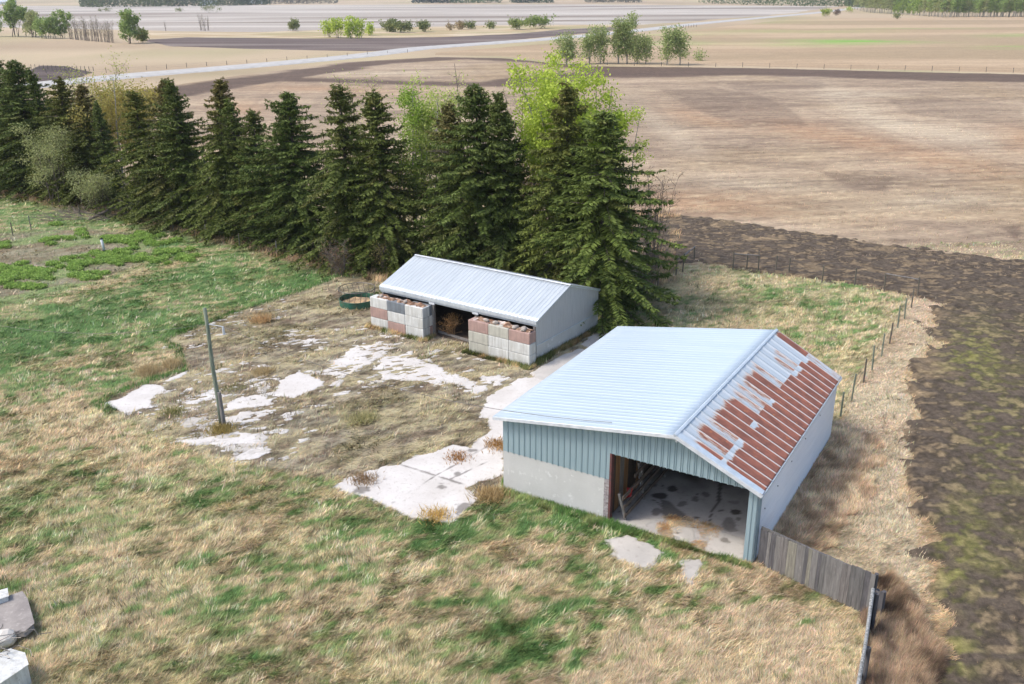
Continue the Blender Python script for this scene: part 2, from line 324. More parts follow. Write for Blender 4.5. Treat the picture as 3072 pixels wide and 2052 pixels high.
# ------------------------------------------------------------------ ground
def axis(a, b, s): return np.arange(a, b + s * .5, s)
def build_ground():
    xs = axis(-60, 38, .28); ys = axis(15, 120, .28)
    X, Y, F = grid_mesh(xs, ys); c, d, h = ground_col(X, Y)
    Z = (fbm(X*.8, Y*.8, 5, 3) - .5) * .06 * sstep(.2, 1.5, -sdf(X, Y, YG)) - .03 * sstep(0, 1.5, -sdf(X, Y, YG)) - .004
    n = len(X); x0, x1, y0, y1 = xs[0], xs[-1], ys[0], ys[-1]
    ring = []
    bx = [-9000, -3000, -1000, -400, -150, x0, x1, 150, 400, 1000, 3000, 9000]; by = [-400, -50, y0, y1, 180, 300, 500, 900, 1600, 3000, 9500]
    V = [np.stack([X, Y, Z], 1)]; FF = [F]; cc = [c]; b = n
    for i in range(len(bx) - 1):
        for j in range(len(by) - 1):
            if bx[i] >= x0 and bx[i+1] <= x1 and by[j] >= y0 and by[j+1] <= y1: continue
            q = 6; gx, gy, gf = grid_mesh(np.linspace(bx[i], bx[i+1], q), np.linspace(by[j], by[j+1], q))
            V.append(np.stack([gx, gy, np.full(len(gx), -.01)], 1)); FF.append(gf + b); cc.append(far_col(gx, gy)); b += len(gx)
    o = np_mesh('ground', np.concatenate(V), np.concatenate(FF), M['ground'], col=np.concatenate(cc), smooth=True); tag(o, kind='structure')
build_ground()
def sheet(name, poly, cell, z, colf, mat, edge=1.0, namp=.5, nscale=.5, clod=0.0, cscale=1.0, kind='structure', dip=.25, bounds=None):
    """a ground sheet that dives below the soil outside its ragged outline"""
    ps = np.array(poly); x0, y0 = ps.min(0) - edge; x1, y1 = ps.max(0) + edge
    cx_, cy_ = (cell if hasattr(cell, '__len__') else (cell, cell))
    X, Y, F = grid_mesh(axis(x0, x1, cx_), axis(y0, y1, cy_))
    d = sdf(X, Y, poly) + (fbm(X*nscale, Y*nscale, 7, 4) - .5) * 2 * namp
    keep = (d > -edge)[F].any(1); F = F[keep]
    used = np.unique(F); re = np.full(len(X), -1); re[used] = np.arange(len(used)); F = re[F]; X, Y, d = X[used], Y[used], d[used]
    Z = z + np.clip(d * (dip / edge), -dip, 0)
    if clod: Z = Z + (fbm(X*cscale, Y*cscale, 77, 3) - .42) * clod * sstep(-.2*edge, .5*edge, d)
    o = np_mesh(name, np.stack([X, Y, Z], 1), F, mat, col=colf(X, Y), smooth=True)
    return tag(o, kind=kind) if kind else o
# stubble field this side of the road
FIELD = [(-260,262),(150,225),(330,205),(560,172),(800,142),(1000,131),(1150,133),(1340,152),(1700,156),(2347,171),(2800,190),(3400,230),(3400,800),(2347,640),(2100,610),(1480,600),(1380,600),(1200,480),(300,330),(-300,330)]
DARKS = [  # (polygon, amount): tilled headland bands and damp hollows
 ([(150,232),(330,207),(560,174),(800,144),(1000,131),(1150,133),(1340,153),(1345,163),(1200,146),(1060,138),(900,148),(760,166),(700,178),(900,184),(1100,190),(1200,178),(1350,163),(1500,166),(1345,182),(1230,200),(1080,198),(800,190),(640,186),(520,205),(420,222),(300,262),(200,280),(100,290)], .95),
 ([(1340,150),(1700,154),(2347,169),(2800,188),(2800,215),(2347,190),(2000,181),(1700,173),(1500,176),(1340,180)], .95),
 ([(1510,205),(1640,200),(1760,225),(1840,262),(1860,290),(1760,282),(1650,270),(1560,240)], .38),
 ([(2020,225),(2150,222),(2347,240),(2347,300),(2200,275),(2080,262)], .28),
 ([(1640,185),(1900,190),(1880,205),(1700,215)], .25),
 ([(1420,215),(1500,230),(1560,300),(1500,330),(1430,300)], .2),
 ([(1460,340),(1900,375),(1880,395),(1460,362)], .25),
 ([(1880,395),(2060,410),(2040,440),(1960,440)], .4),
 ([(760,200),(840,205),(870,260),(700,330),(640,300)], .18), ([(2340,560),(2300,520),(2347,515)], .6)]
WARM = [((2130,360),(230,26),12), ((1620,272),(110,18),10), ((1900,310),(160,24),14), ((1600,470),(190,30),3), ((2330,320),(60,30),20), ((760,205),(180,12),2), ((560,250),(60,20),0)]
LIGHT = [((1500,285),(110,30),40), ((1700,425),(220,16),3), ((2020,275),(160,22),28), ((2160,465),(160,18),-2), ((2160,310),(150,18),10), ((1650,510),(180,10),3), ((1960,215),(120,8),0), ((900,165),(160,8),0), ((980,330),(160,24),0)]
def field_col(x, y):
    u, v = proj(x, y); u2 = u + (fbm(x*.05, y*.05, 1, 3) - .5) * 90; v2 = v + (fbm(x*.05, y*.05, 2, 3) - .5) * 16
    a = .12 + 0.0 * x; xr = x*math.cos(.12) + y*math.sin(.12); yr = -x*math.sin(.12) + y*math.cos(.12)
    n1 = fbm(xr*.02, yr*.16, 131, 5); n2 = fbm(xr*.22, yr*1.0, 141, 5); n3 = fbm(x*.03, y*.03, 151, 4); n4 = fbm(xr*.5, yr*2.2, 161, 3)
    c = lerp(u8(190,170,150), u8(166,147,130), sstep(.35, .62, n1)); c = lerp(c, u8(172,150,118), sstep(.45, .7, n3) * .5)
    for (p, r, t) in LIGHT: c = lerp(c, u8(218,204,184), .5 * blobmask(u2, v2, (*p, *r, t, 1)))
    for (p, r, t) in WARM: c = lerp(c, u8(186,150,120), .6 * blobmask(u2, v2, (*p, *r, t, 1)))
    c = lerp(c, u8(110,94,84), np.clip(sstep(.52, .34, n2) * .38 * sstep(.2, .7, n3 + n1 * .4), 0, 1))
    c = lerp(c, u8(216,198,170), sstep(.55, .75, n4) * .4)
    for p, am in DARKS:
        dd = sdf(u2*.5 + u*.5, (v2*.5 + v*.5) * 3, [(a, b * 3) for a, b in p])
        c = lerp(c, u8(104,88,80) * (0.8 + .5 * n4[..., None]), sstep(-6, 8, dd + (n2 - .5) * 14) * am)
    rr = np.hypot(x - 150, y + 260 + .15 * x) + 3 * fbm(x*.03, y*.03, 8, 2); c = c * (1 + .07 * np.sin(rr * 2.6) + .05 * np.sin(rr * .55))[..., None]; c = c * np.array([.78, .765, .70]); tr = sstep(.012, .0, np.abs(((x * .38 + y * .05) / 19.0) % 1 - .5)) ; c = lerp(c, u8(120,102,90), tr * .25)
    return c
sheet('stubble_field', G(FIELD), (.55, .75), .03, field_col, M['field'], edge=2.0, namp=1.2, nscale=.15, clod=.07, cscale=.9)
# dark tilled soil round the paddock
SOIL = [(1470,492),(1640,505),(1900,545),(2150,578),(2300,596),(2420,610),(2700,640),(3000,900),(3000,1750),(2168,1750),(2165,1568),(2150,1340),(2140,1220),(2092,1130),(2125,960),(2085,870),(2160,770),(2140,720),(2185,695),(2110,676),(1950,648),(1760,624),(1600,596),(1540,600),(1500,590),(1440,560)]
SOILG = G(SOIL)
def soil_col(x, y):
    u, v = proj(x, y)
    n1 = fbm(x*.7, y*.9, 171, 4); n2 = fbm(x*2.2, y*2.8, 181, 4); n3 = fbm(x*.18, y*.18, 191, 3)
    c = lerp(u8(98,88,77), u8(66,58,50), sstep(.35, .65, n2)); c = lerp(c, u8(178,156,122), sstep(.56, .7, n1) * .32 * sstep(2250, 2120, u) + sstep(.58, .7, n2) * .3)
    gm = sstep(2120, 2260, u) * sstep(640, 800, v) * sstep(.40, .62, n3 + (n2 - .5) * .5); c = lerp(c, u8(112,110,66), gm * .38 * sstep(.42,.6,n1)); c = c * np.array([.90,.88,.85]); c = lerp(c, u8(168,148,120), sstep(.55,.7,n2) * .3)
    for b in ((2190,1510,50,60,0,1), (2230,820,70,60,0,1), (2180,1300,40,120,0,1), (2290,1000,80,120,0,.6), (2250,1250,60,120,0,.5)):
        c = lerp(c, u8(134,138,66), blobmask(u, v, b) * b[5] * .5 * sstep(.46, .6, n2))
    return c
sheet('tilled_soil', SOILG, .16, .12, soil_col, M['soil'], edge=.9, namp=1.5, nscale=1.0, clod=.2, cscale=1.9, dip=.3)
# far fields
def flat_col(c1, c2, c3, sx=.01, sy=.06, s=0):
    def f(x, y):
        n = fbm(x*sx, y*sy, s, 5); m = fbm(x*sx*.4, y*sy*.5, s + 5, 4)
        return lerp(lerp(u8(*c1), u8(*c2), sstep(.38, .6, n)), u8(*c3), sstep(.52, .68, m) * .8) * .72
    return f
sheet('far_field', G([(-120,14),(300,13),(900,10.5),(1300,10),(1700,13),(1925,14),(1810,30),(1600,47),(1450,57),(1250,57),(1100,59),(860,64),(600,73),(330,70),(100,64),(-150,60)]), (8, 6), .08, flat_col((190,180,168), (214,206,194), (140,126,112), .006, .035, 201), M['field'], edge=12, namp=8, nscale=.02, dip=.4)
sheet('reed_strip', G([(330,88),(340,76),(600,74),(860,65),(1100,59),(1250,57),(1450,57),(1400,62),(1300,66),(1174,77),(1000,84),(700,87),(430,84)]), (3, 3), .12, flat_col((222,204,172), (200,178,140), (176,168,120), .05, .1, 211), M['ground'], edge=6, namp=4, nscale=.05, dip=.4)
sheet('dark_field', G([(330,92),(430,86),(700,89),(1000,86),(1174,79),(1300,67),(1410,62),(1400,70),(1174,91),(1000,107),(850,117),(600,112),(400,106)]), (3, 2), .14, flat_col((132,118,110), (110,96,90), (158,146,136), .02, .2, 221), M['field'], edge=4, namp=2, nscale=.08, dip=.4)
sheet('dark_field', G([(75,165),(90,150),(150,152),(210,165),(180,178),(130,185),(90,190)]), (1, 1), .05, flat_col((112,98,92), (90,78,72), (128,112,100), .05, .2, 221), M['field'], edge=2, namp=1.5, nscale=.1, dip=.3)
def pasture_col(x, y):
    u, v = proj(x, y); c = flat_col((204,182,154), (190,168,140), (176,158,130), .01, .05, 231)(x, y); u = u + (fbm(x*.03, y*.03, 4, 3)-.5)*60; v = v + (fbm(x*.04, y*.04, 6, 3)-.5)*5
    for b in ((1960,97,140,4.5,0,.95), (1880,92,90,3,0,.4), (1850,104,120,4,0,.35), (1500,100,150,5,0,.5), (1800,72,200,4,0,.35), (2300,108,80,4,0,.6), (2330,82,90,4,0,.4), (1500,80,160,5,0,.3), (1650,50,200,5,0,.4), (2120,66,160,2,0,.3)):
        c = lerp(c, u8(120,166,74), blobmask(u, v, b) * b[5] * sstep(.25, .55, fbm(x*.05, y*.3, 241, 4)))
    return c * (0.86 + .28 * fbm(x*.3, y*1.0, 251, 3)[..., None]) * np.array([1.04, 1.0, .94])
sheet('pasture', G([(1000,121),(1300,97),(1600,68),(1820,44),(1960,42),(2160,40),(2347,38),(2700,36),(3000,40),(3000,190),(2347,166),(1700,151),(1350,147),(1150,128),(1000,126)]), (2.2, 1.6), .05, pasture_col, M['field'], edge=5, namp=1.5, nscale=.1, dip=.3)
# gravel road
def build_road():
    c = [(-300,238),(0,206),(115,191.7),(333,170.5),(500,158),(782,133),(882,121.5),(949,111.5),(1115,100),(1282,88),(1449,72),(1565,57.5),(1731,42),(1881,29),(1964,17.5),(2030,10)]
    P = [at(u, v) for u, v in c]; V = []; F = []; cum = 0
    Q = []
    for i in range(len(P) - 1):
        for k in range(12): Q.append(P[i].lerp(P[i+1], k / 12))
    # smooth centre line
    for _ in range(30): Q = [Q[0]] + [(Q[i-1] + Q[i] * 2 + Q[i+1]) / 4 for i in range(1, len(Q)-1)] + [Q[-1]]
    for i, p in enumerate(Q):
        d = (Q[min(i+1, len(Q)-1)] - Q[max(i-1, 0)]).normalized(); n = Vector((-d.y, d.x, 0))
        for o_, z in ((-6.4, -.1), (-5.0, .25), (0, .34), (5.0, .25), (6.4, -.1)): V.append(p + n * (o_ + random.uniform(-.1, .1)) + Vector((0, 0, z)))
    for i in range(len(Q) - 1):
        for j in range(4): F.append((i*5+j, i*5+j+1, i*5+j+6, i*5+j+5))
    me = bpy.data.meshes.new('road'); me.from_pydata([tuple(v) for v in V], [], F); me.update()
    tag(link_mesh('road', me, M['gravel']), kind='structure')
    return Q
ROADQ = build_road()
# ------------------------------------------------------------------ concrete
def concrete_mat(name, c1, c2, stain, dark=(0.12, 0.105, 0.09)):
    m, t, bs = newmat(name); vec = coords(t)
    c = mix(t, ramp(t, nz(t, vec, .7, 5), .35, .65), c1, c2); c = mix(t, ramp(t, nz(t, vec, 5, 6, .7), .55, .75), c, stain)
    c = mix(t, ramp(t, nz(t, vec, 22, 3, .7), .66, .74), c, [k * .7 for k in stain])
    a = N(t, 'ShaderNodeAttribute', attribute_name='stain'); c = mix(t, a.outputs['Fac'], c, dark)
    t.links.new(c, bs.inputs['Base Color']); bs.inputs['Roughness'].default_value = .85; bump(t, bs, nz(t, vec, 14, 5), .3, .01); return m
M['slab'] = concrete_mat('bleached_concrete', (0.63, 0.605, 0.575), (0.54, 0.51, 0.475), (0.38, 0.345, 0.30))
M['slab_grey'] = concrete_mat('grey_concrete', (0.52, 0.49, 0.45), (0.42, 0.40, 0.37), (0.32, 0.29, 0.26))
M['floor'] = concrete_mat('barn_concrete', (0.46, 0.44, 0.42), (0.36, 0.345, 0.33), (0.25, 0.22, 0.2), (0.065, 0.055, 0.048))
def c4(pts): return [((x / 2.613 + 940) / KS, (y / 2.613 + 1000) / KS) for x, y in pts]
def c3(pts): return [((x / 3.01 + 280) / KS, (y / 3.01 + 1000) / KS) for x, y in pts]
def c5(pts): return [((x / 2.292 + 1024) / KS, (y / 2.292 + 684) / KS) for x, y in pts]
def cz(pts): return [((x / 4.357 + 1840) / KS, (y / 4.357 + 1340) / KS) for x, y in pts]
def slab(name, patches, mat, cell=.06, z=.018, joints=(), stains=(), base_noise=1.0):
    allp = np.array([p for poly, a, s in patches for p in G(poly)]); x0, y0 = allp.min(0) - .4; x1, y1 = allp.max(0) + .4
    X, Y, F = grid_mesh(axis(x0, x1, cell), axis(y0, y1, cell)); d = np.full(X.shape, -9.0)
    for k, (poly, amp, sc) in enumerate(patches):
        xr_, yr_ = X*.9 + Y*.43, -X*.43 + Y*.9; nn = (fbm(X*sc, Y*sc*1.3, 300 + k, 4) - .5) * 1.5 + (fbm(xr_*sc*2.2, yr_*sc*5.5, 340 + k, 4) - .5) * 2.6
        d = np.maximum(d, np.minimum(sdf(X, Y, G(poly)), .5 if amp < .2 else (amp * .32 if amp < .8 else -.5 * amp)) + nn * amp)
    keep = (d > -.25)[F].any(1); F = F[keep]; used = np.unique(F); re = np.full(len(X), -1); re[used] = np.arange(len(used)); F = re[F]; X, Y, d = X[used], Y[used], d[used]
    Z = z + np.clip((d - .02) * .5, -.08, 0)
    st = np.zeros(len(X))
    for a, b in joints:
        (ax, ay), (bx, by) = G([a, b]); ex, ey = bx-ax, by-ay; t = np.clip(((X-ax)*ex + (Y-ay)*ey) / (ex*ex+ey*ey), 0, 1)
        dd = np.hypot(X-ax-t*ex, Y-ay-t*ey) + (fbm(X*3, Y*3, 12, 3) - .5) * .18; st = np.maximum(st, sstep(.07, .02, dd) * sstep(.35, .55, fbm(X*1.2, Y*1.2, 13, 3)) * .75)
    for (u, v, r) in stains:
        p = at(u, v); st = np.maximum(st, sstep(1.0, .5, np.hypot(X-p.x, Y-p.y) / r + (fbm(X*5, Y*5, 14, 3) - .5) * 1.6) * .75)
    o = np_mesh(name, np.stack([X, Y, Z], 1), F, mat, attrs={'stain': st}, smooth=True); return tag(o, kind='structure')
S1 = c4([(155,1205),(270,1130),(480,1060),(680,1030),(800,960),(940,935),(1090,870),(1230,890),(1290,830),(1390,760),(1370,670),(1300,650),(1370,500),(1500,420),(1600,355),(1780,345),(1860,300),(1900,420),(1640,700),(1490,900),(1490,1110),(1290,1160),(1240,1200),(1180,1210),(1290,1300),(1080,1495),(950,1460),(760,1450),(640,1390),(430,1290),(280,1260)])
J = c4([(680,1030),(1240,1205),(940,1130),(1400,870),(620,1330),(940,1130),(1060,1150),(1490,950)])
slab('concrete_pad', [(S1, .16, 1.1)], M['slab'], joints=[(J[0], J[1]), (J[2], J[3]), (J[4], J[5]), (J[6], J[7])],
     stains=[(*c4([(995,1205)])[0], .3), (*c4([(1130,1105)])[0], .2), (*c4([(1180,1380)])[0], .5), (*c4([(370,1230)])[0], .35), (*c4([(1250,920)])[0], .3)])
patches = [(c3([(80,640),(300,560),(460,465),(610,470),(650,510),(520,590),(510,660),(290,720)]), .18, .9), (c3([(620,440),(740,385),(845,340),(830,370),(700,430)]), .1, 1.5),
 (c3([(770,665),(900,590),(1100,505),(1110,560),(960,620),(870,665)]), .45, .9), (c3([(1640,560),(1690,430),(1860,340),(2060,430),(2060,470),(1810,590)]), .16, 1.1),
 (c3([(1160,690),(1330,570),(1460,560),(1600,600),(1580,640),(1400,670),(1170,700)]), .55, .8), (c3([(1280,720),(1560,700),(1500,790),(1250,840),(1180,830)]), .6, .9),
 (c3([(750,980),(1000,960),(1250,870),(1540,920),(1600,990),(1350,1000),(950,1000)]), .4, .7), (c3([(1270,1130),(1400,1060),(1620,1035),(1500,1120),(1400,1150)]), .35, .8),
 (c4([(60,310),(180,210),(340,90),(600,120),(580,170),(460,240),(200,345)]), .62, 1.0), (c4([(480,280),(560,190),(750,160),(900,235),(1130,330),(1220,430),(1100,390),(870,380),(560,355)]), .3, .9),
 (c4([(1120,330),(1300,390),(1330,330),(1545,350),(1400,430),(1270,465),(1200,430)]), .5, .9), (c4([(120,410),(200,365),(235,375),(190,415)]), .1, 1.4), (c3([(1490,490),(1600,450),(1590,480)]), .2, 1.4),
 (c3([(1420,290),(1540,285),(1580,295),(1500,305)]), .2, 1.3), (c5([(1190,750),(1260,730),(1400,690),(1610,610),(1690,590),(1480,690)]), .45, .9)]
patches.append(([(330,900),(470,860),(640,770),(800,745),(1060,800),(1140,860),(1100,900),(900,880),(760,900),(640,1050),(520,1050),(380,990)], .85, .8)); patches.append(([(390,790),(470,750),(560,718),(650,690),(640,720),(520,765),(420,800)], .8, .8))
slab('concrete_patches', patches, M['slab'])
slab('concrete_dust', [(c3([(560,850),(740,790),(1000,740),(1130,800),(1000,960),(1060,1010),(760,990),(1000,880),(760,830)]), .4, .8), (c3([(1100,960),(1540,900),(1580,1080),(1280,1140),(1200,1000)]), .5, .8), (c3([(200,660),(420,640),(500,690),(330,730)]), .3, .8)], M['slab_grey'], z=.012)
slab('concrete_apron_lit_floor', [(c5([(1310,1000),(1470,905),(1640,830),(1700,850),(1560,960),(1400,1060)]), .12, 1), (c5([(1650,800),(1740,735),(1800,740),(1850,690),(1920,700),(1760,830)]), .15, 1),
  (cz([(760,1080),(870,1035),(1040,1080),(1080,1230),(980,1270),(770,1150)]), .1, 1.2), (cz([(1320,1085),(1720,1215),(1700,1450),(1500,1490),(1180,1370),(1260,1150)]), .1, 1.2),
  ([(1392,1240),(1440,1226),(1522,1268),(1475,1305),(1413,1282)], .15, 1.0), ([(1563,1290),(1600,1283),(1612,1295),(1580,1337),(1565,1320)], .12, 1.4), (cz([(200,985),(620,945),(480,1010),(430,1070),(240,1020)]), .1, 1)],  # last outline paints the sunlit piece of barn floor as paler concrete
  M['slab_grey'], z=.05, stains=[(*cz([(1450,1230)])[0], .25), (*cz([(840,1140)])[0], .08)])
# ------------------------------------------------------------------ metal and wall materials
def ribbed_mat(name, base, base2, streak, rust=False, sc=(0.25, 6, 1), metal=0.25, rough=0.42):
    m, t, bs = newmat(name); vec = coords(t, sc); v0 = coords(t)
    c = mix(t, ramp(t, nz(t, vec, 1.0, 5), .35, .65), base, base2); c = mix(t, ramp(t, nz(t, vec, 3.1, 4, .7), .58, .75), c, streak)
    if rust:
        a = N(t, 'ShaderNodeAttribute', attribute_name='rust'); rb = N(t, 'ShaderNodeAttribute', attribute_name='rib')
        n = nz(t, coords(t, (.9, 4.5, 1)), 2.2, 7, .72); ad = N(t, 'ShaderNodeMath', operation='ADD'); t.links.new(a.outputs['Fac'], ad.inputs[0]); t.links.new(ramp(t, n, .25, .75, -.42, .42), ad.inputs[1])
        rc = mix(t, ramp(t, nz(t, v0, 2.2, 5), .35, .65), srgb(150, 94, 76), srgb(120, 77, 64)); rc = mix(t, ramp(t, nz(t, v0, 3.7, 4, .7), .6, .72), rc, srgb(186, 116, 70))
        rc = mix(t, ramp(t, nz(t, v0, 30, 3, .8), .6, .75), rc, srgb(108, 66, 60))
        mid = mix(t, ramp(t, ad.outputs[0], .25, .6), c, srgb(176, 150, 130)); f = mix(t, ramp(t, ad.outputs[0], .48, .72), mid, rc)
        c = mix(t, rb.outputs['Fac'], f, (0.60, 0.58, 0.56)); mt = ramp(t, ad.outputs[0], .3, .5, metal, 0.0); t.links.new(mt, bs.inputs['Metallic'])
        t.links.new(ramp(t, ad.outputs[0], .4, .6, rough, .8), bs.inputs['Roughness'])
    else: bs.inputs['Roughness'].default_value = rough; bs.inputs['Metallic'].default_value = metal
    t.links.new(c, bs.inputs['Base Color']); bump(t, bs, nz(t, v0, 2.5, 3), .12, .02); return m
M['roof_blue'] = ribbed_mat('pale_blue_roof_steel', (0.58, 0.665, 0.72), (0.50, 0.60, 0.66), (0.68, 0.74, 0.78), sc=(.16, 9, 1))
M['roof_rust'] = ribbed_mat('rusting_roof_steel', (0.60, 0.655, 0.69), (0.52, 0.575, 0.60), (0.66, 0.69, 0.71), rust=True)
M['roof_shed'] = ribbed_mat('galvanised_roof', (0.56, 0.61, 0.645), (0.48, 0.53, 0.565), (0.40, 0.45, 0.48), sc=(6, .3, 1))
M['galv'] = ribbed_mat('corrugated_galvanised', (0.88, 0.90, 0.92), (0.82, 0.84, 0.87), (0.72, 0.75, 0.78), sc=(1, .3, 5), metal=.0)
M['blue'] = ribbed_mat('blue_siding', (0.30, 0.395, 0.43), (0.27, 0.365, 0.40), (0.345, 0.43, 0.46), sc=(8, 8, .4), metal=0.0, rough=.5)
M['blue_line'] = simple('blue_rib_groove', (0.10, 0.17, 0.20), (0.08, 0.14, 0.165), 3, .6)
M['trim_blue'] = simple('pale_flashing', (0.60, 0.68, 0.74), (0.5, 0.57, 0.62), 3, .45, .2, bstr=.1)
M['wall_conc'] = simple('board_marked_concrete', (0.56, 0.56, 0.54), (0.50, 0.50, 0.48), 1.3, .85, c3=(0.74, 0.74, 0.72), s3=2.6)
M['wall_grey'] = simple('grey_sheet_wall', (0.50, 0.51, 0.52), (0.43, 0.44, 0.45), 2, .7, stretch=(1, 6, .4), c3=(0.56, 0.56, 0.56), s3=3, bstr=.1)
# ------------------------------------------------------------------ the big barn
barn = empty('barn', (BX, BY, 0), BYAW, 'large open barn with a pale blue and rusty metal roof and blue gable', 'barn')
XR, ZR_, ZL, ZE = 7.664, 4.722, 3.495, 3.141; OL, OR_, OF, OB = .376, .221, .305, .305
HC, HD, JX, PW = 1.90, 3.063, 4.92, .33
def bpix(u, v, z): return barn_l(at(u / KS, v / KS, z))
cFL, cBL = bpix(1480, 1250, ZL), bpix(1855.2, 978.5, ZL); cFR, cBR = bpix(2025, 1305.5, ZR_), bpix(2329.4, 989.4, ZR_); cFE, cBE = bpix(2287, 1486, ZE), bpix(2524, 1131, ZE)
def roofz(x): return ZL + (ZR_ - ZL) * (x + OL) / (XR + OL) if x <= XR else ZR_ + (ZE - ZR_) * (x - XR) / (BW + OR_ - XR)
def roof_slope(name, a, b, c, d, mat, n, ribw, ribh, nx, parent, rustf=None, lift=0.0):
    """a-b along the ridge (front,back), d-c along the eave; ribs run ridge to eave; corners are Vectors"""
    nr = (b - a).cross(d - a).normalized(); nr = nr if nr.z > 0 else -nr
    T = []; Hh = []; L = (b - a).length
    for i in range(n + 1):
        t = i / n; w_ = ribw / L / 2
        if 0 < i < n: T += [t - w_*1.7, t - w_, t + w_, t + w_*1.7]; Hh += [0, ribh, ribh, 0]
        elif i == 0: T += [0, w_*1.5]; Hh += [ribh, 0]
        else: T += [1 - w_*1.5, 1]; Hh += [0, ribh]
        if i < n: T += [t + (k + .0) / n / 6 for k in range(2, 5)]; Hh += [0, .0, 0]
    o = np.argsort(T); T = np.array(T)[o]; Hh = np.array(Hh)[o]; S = np.linspace(0, 1, nx)
    TT, SS = np.meshgrid(T, S); HH = np.broadcast_to(Hh, TT.shape)
    A, B, Cc, D = (np.array(q) for q in (a, b, c, d)); t = TT[..., None]; s = SS[..., None]
    P = (A * (1 - t) + B * t) * (1 - s) + (D * (1 - t) + Cc * t) * s + np.array(nr) * (HH[..., None] + lift)
    ny, nxx = TT.shape; i = np.arange(ny * nxx).reshape(ny, nxx)
    F = np.stack([i[:-1, :-1].ravel(), i[1:, :-1].ravel(), i[1:, 1:].ravel(), i[:-1, 1:].ravel()], 1)
    at_ = None
    if rustf: r, rb = rustf(TT.ravel(), SS.ravel(), HH.ravel()); at_ = {'rust': r, 'rib': rb}
    ob = np_mesh(name, P.reshape(-1, 3), F, mat, parent, attrs=at_)
    md = ob.modifiers.new('s', 'SOLIDIFY'); md.thickness = .035; md.offset = -1 if ((P[1,0]-P[0,0])[0] * (P[0,1]-P[0,0])[1] - (P[1,0]-P[0,0])[1] * (P[0,1]-P[0,0])[0]) > 0 else 1
    return ob
roof_slope('roof', cFR, cBR, cBL, cFL, M['roof_blue'], 41, .03, .007, 14, barn)['label'] = 'pale blue roof slope'
UP = {0:(.22,.9),1:(.15,.5),2:(.14,.95),3:(.16,.45),4:(.17,.95),5:(.17,1),6:(.17,1),7:(.18,1),8:(.12,.42),9:(.1,.45),10:(.14,.45),11:(.15,1),12:(.16,1),13:(.08,.42),14:(.1,.12),15:(.1,.1),16:(.22,.46),17:(.15,.4),18:(.2,.1),19:(.1,.15),20:(.06,1)}
LO = {0:1,1:1,2:.95,3:1,4:1,5:1,6:1,7:1,8:1,9:1,10:1,11:1,12:1,13:1,14:1,15:1,16:1,17:.95,18:.95,19:1,20:.36}
def rustf(t, s, h):
    k = np.clip((t * 21).astype(int), 0, 20); fr = t * 21 - k; sw = s + (noise2(t * 60, s * 3, 5) - .5) * .05
    st = np.array([UP[q][0] for q in range(21)])[k]; am = np.array([UP[q][1] for q in range(21)])[k]; lo = np.array([LO[q] for q in range(21)])[k]
    r = am * sstep(st - .12, st + .08, sw); weak = (am < .6) & (am > .2); r = np.where(weak, r * (0.55 + .75 * sstep(.25, .75, fr) ), r)
    low = s > .50; rl = lo * sstep(.50, .56, sw + np.where(np.isin(k, (0, 1, 2, 3, 6, 10, 16, 17, 19)), -.03, .05)); r = np.where(low, rl, r)
    fl = (t < .028) & (s < .98); r = np.where(fl, 0, r)
    return r, ((h > .004) | (t < .0)).astype(float) * np.where(r > .3, .9, .0)
roof_slope('roof', cFR, cBR, cBE, cFE, M['roof_rust'], 21, .045, .028, 60, barn, rustf)['label'] = 'rusted steel roof slope with white ribs'
lap = MB(); 
m_ = MB(); rd = (cBR - cFR).normalized()
for sx_ in (-1, 1):
    tgt = (cFL if sx_ < 0 else cFE) - cFR; tgt = (tgt - rd * tgt.dot(rd)).normalized() * (.04 if sx_ < 0 else .09)
    a, b = cFR - rd * .03 + Vector((0, 0, .05)), cBR + rd * .03 + Vector((0, 0, .05)); m_.hexa([a - Vector((0,0,.012)), b - Vector((0,0,.012)), b + tgt - Vector((0,0,.012)), a + tgt - Vector((0,0,.012)), a, b, b + tgt, a + tgt] if sx_ > 0 else [b - Vector((0,0,.012)), a - Vector((0,0,.012)), a + tgt - Vector((0,0,.012)), b + tgt - Vector((0,0,.012)), b, a, a + tgt, b + tgt])
m_.build('ridge_cap', M['trim_blue'], barn)
m_ = MB()
def fl(a, b, w, h, dz): MB().bar(a + Vector((0, 0, dz)), b + Vector((0, 0, dz)), w, h).build('verge_flashing', M['white_paint'], barn)
fl(cFL, cFR, .05, .13, -.07); fl(cFR, cFE, .05, .13, -.07); fl(cBL, cBR, .05, .13, -.07); fl(cBR, cBE, .05, .13, -.07)
ef = (cFE - cFR); ey = rd
m_ = MB(); q0 = cFR + Vector((0, 0, .035)); q1 = cFE + Vector((0, 0, .035)); m_.hexa([q0 - Vector((0,0,.01)), q0 + ey*.3 - Vector((0,0,.01)), q1 + ey*.3 - Vector((0,0,.01)), q1 - Vector((0,0,.01)), q0, q0 + ey*.3, q1 + ey*.3, q1]); m_.build('verge_trim', M['trim_blue'], barn)
m_ = MB(); m_.bar(cFL + Vector((-.02, 0, -.06)), cBL + Vector((-.02, 0, -.06)), .04, .12); m_.bar(cFE + Vector((.02, 0, -.06)), cBE + Vector((.02, 0, -.06)), .03, .08); m_.build('eave_trim', M['trim_blue'], barn)
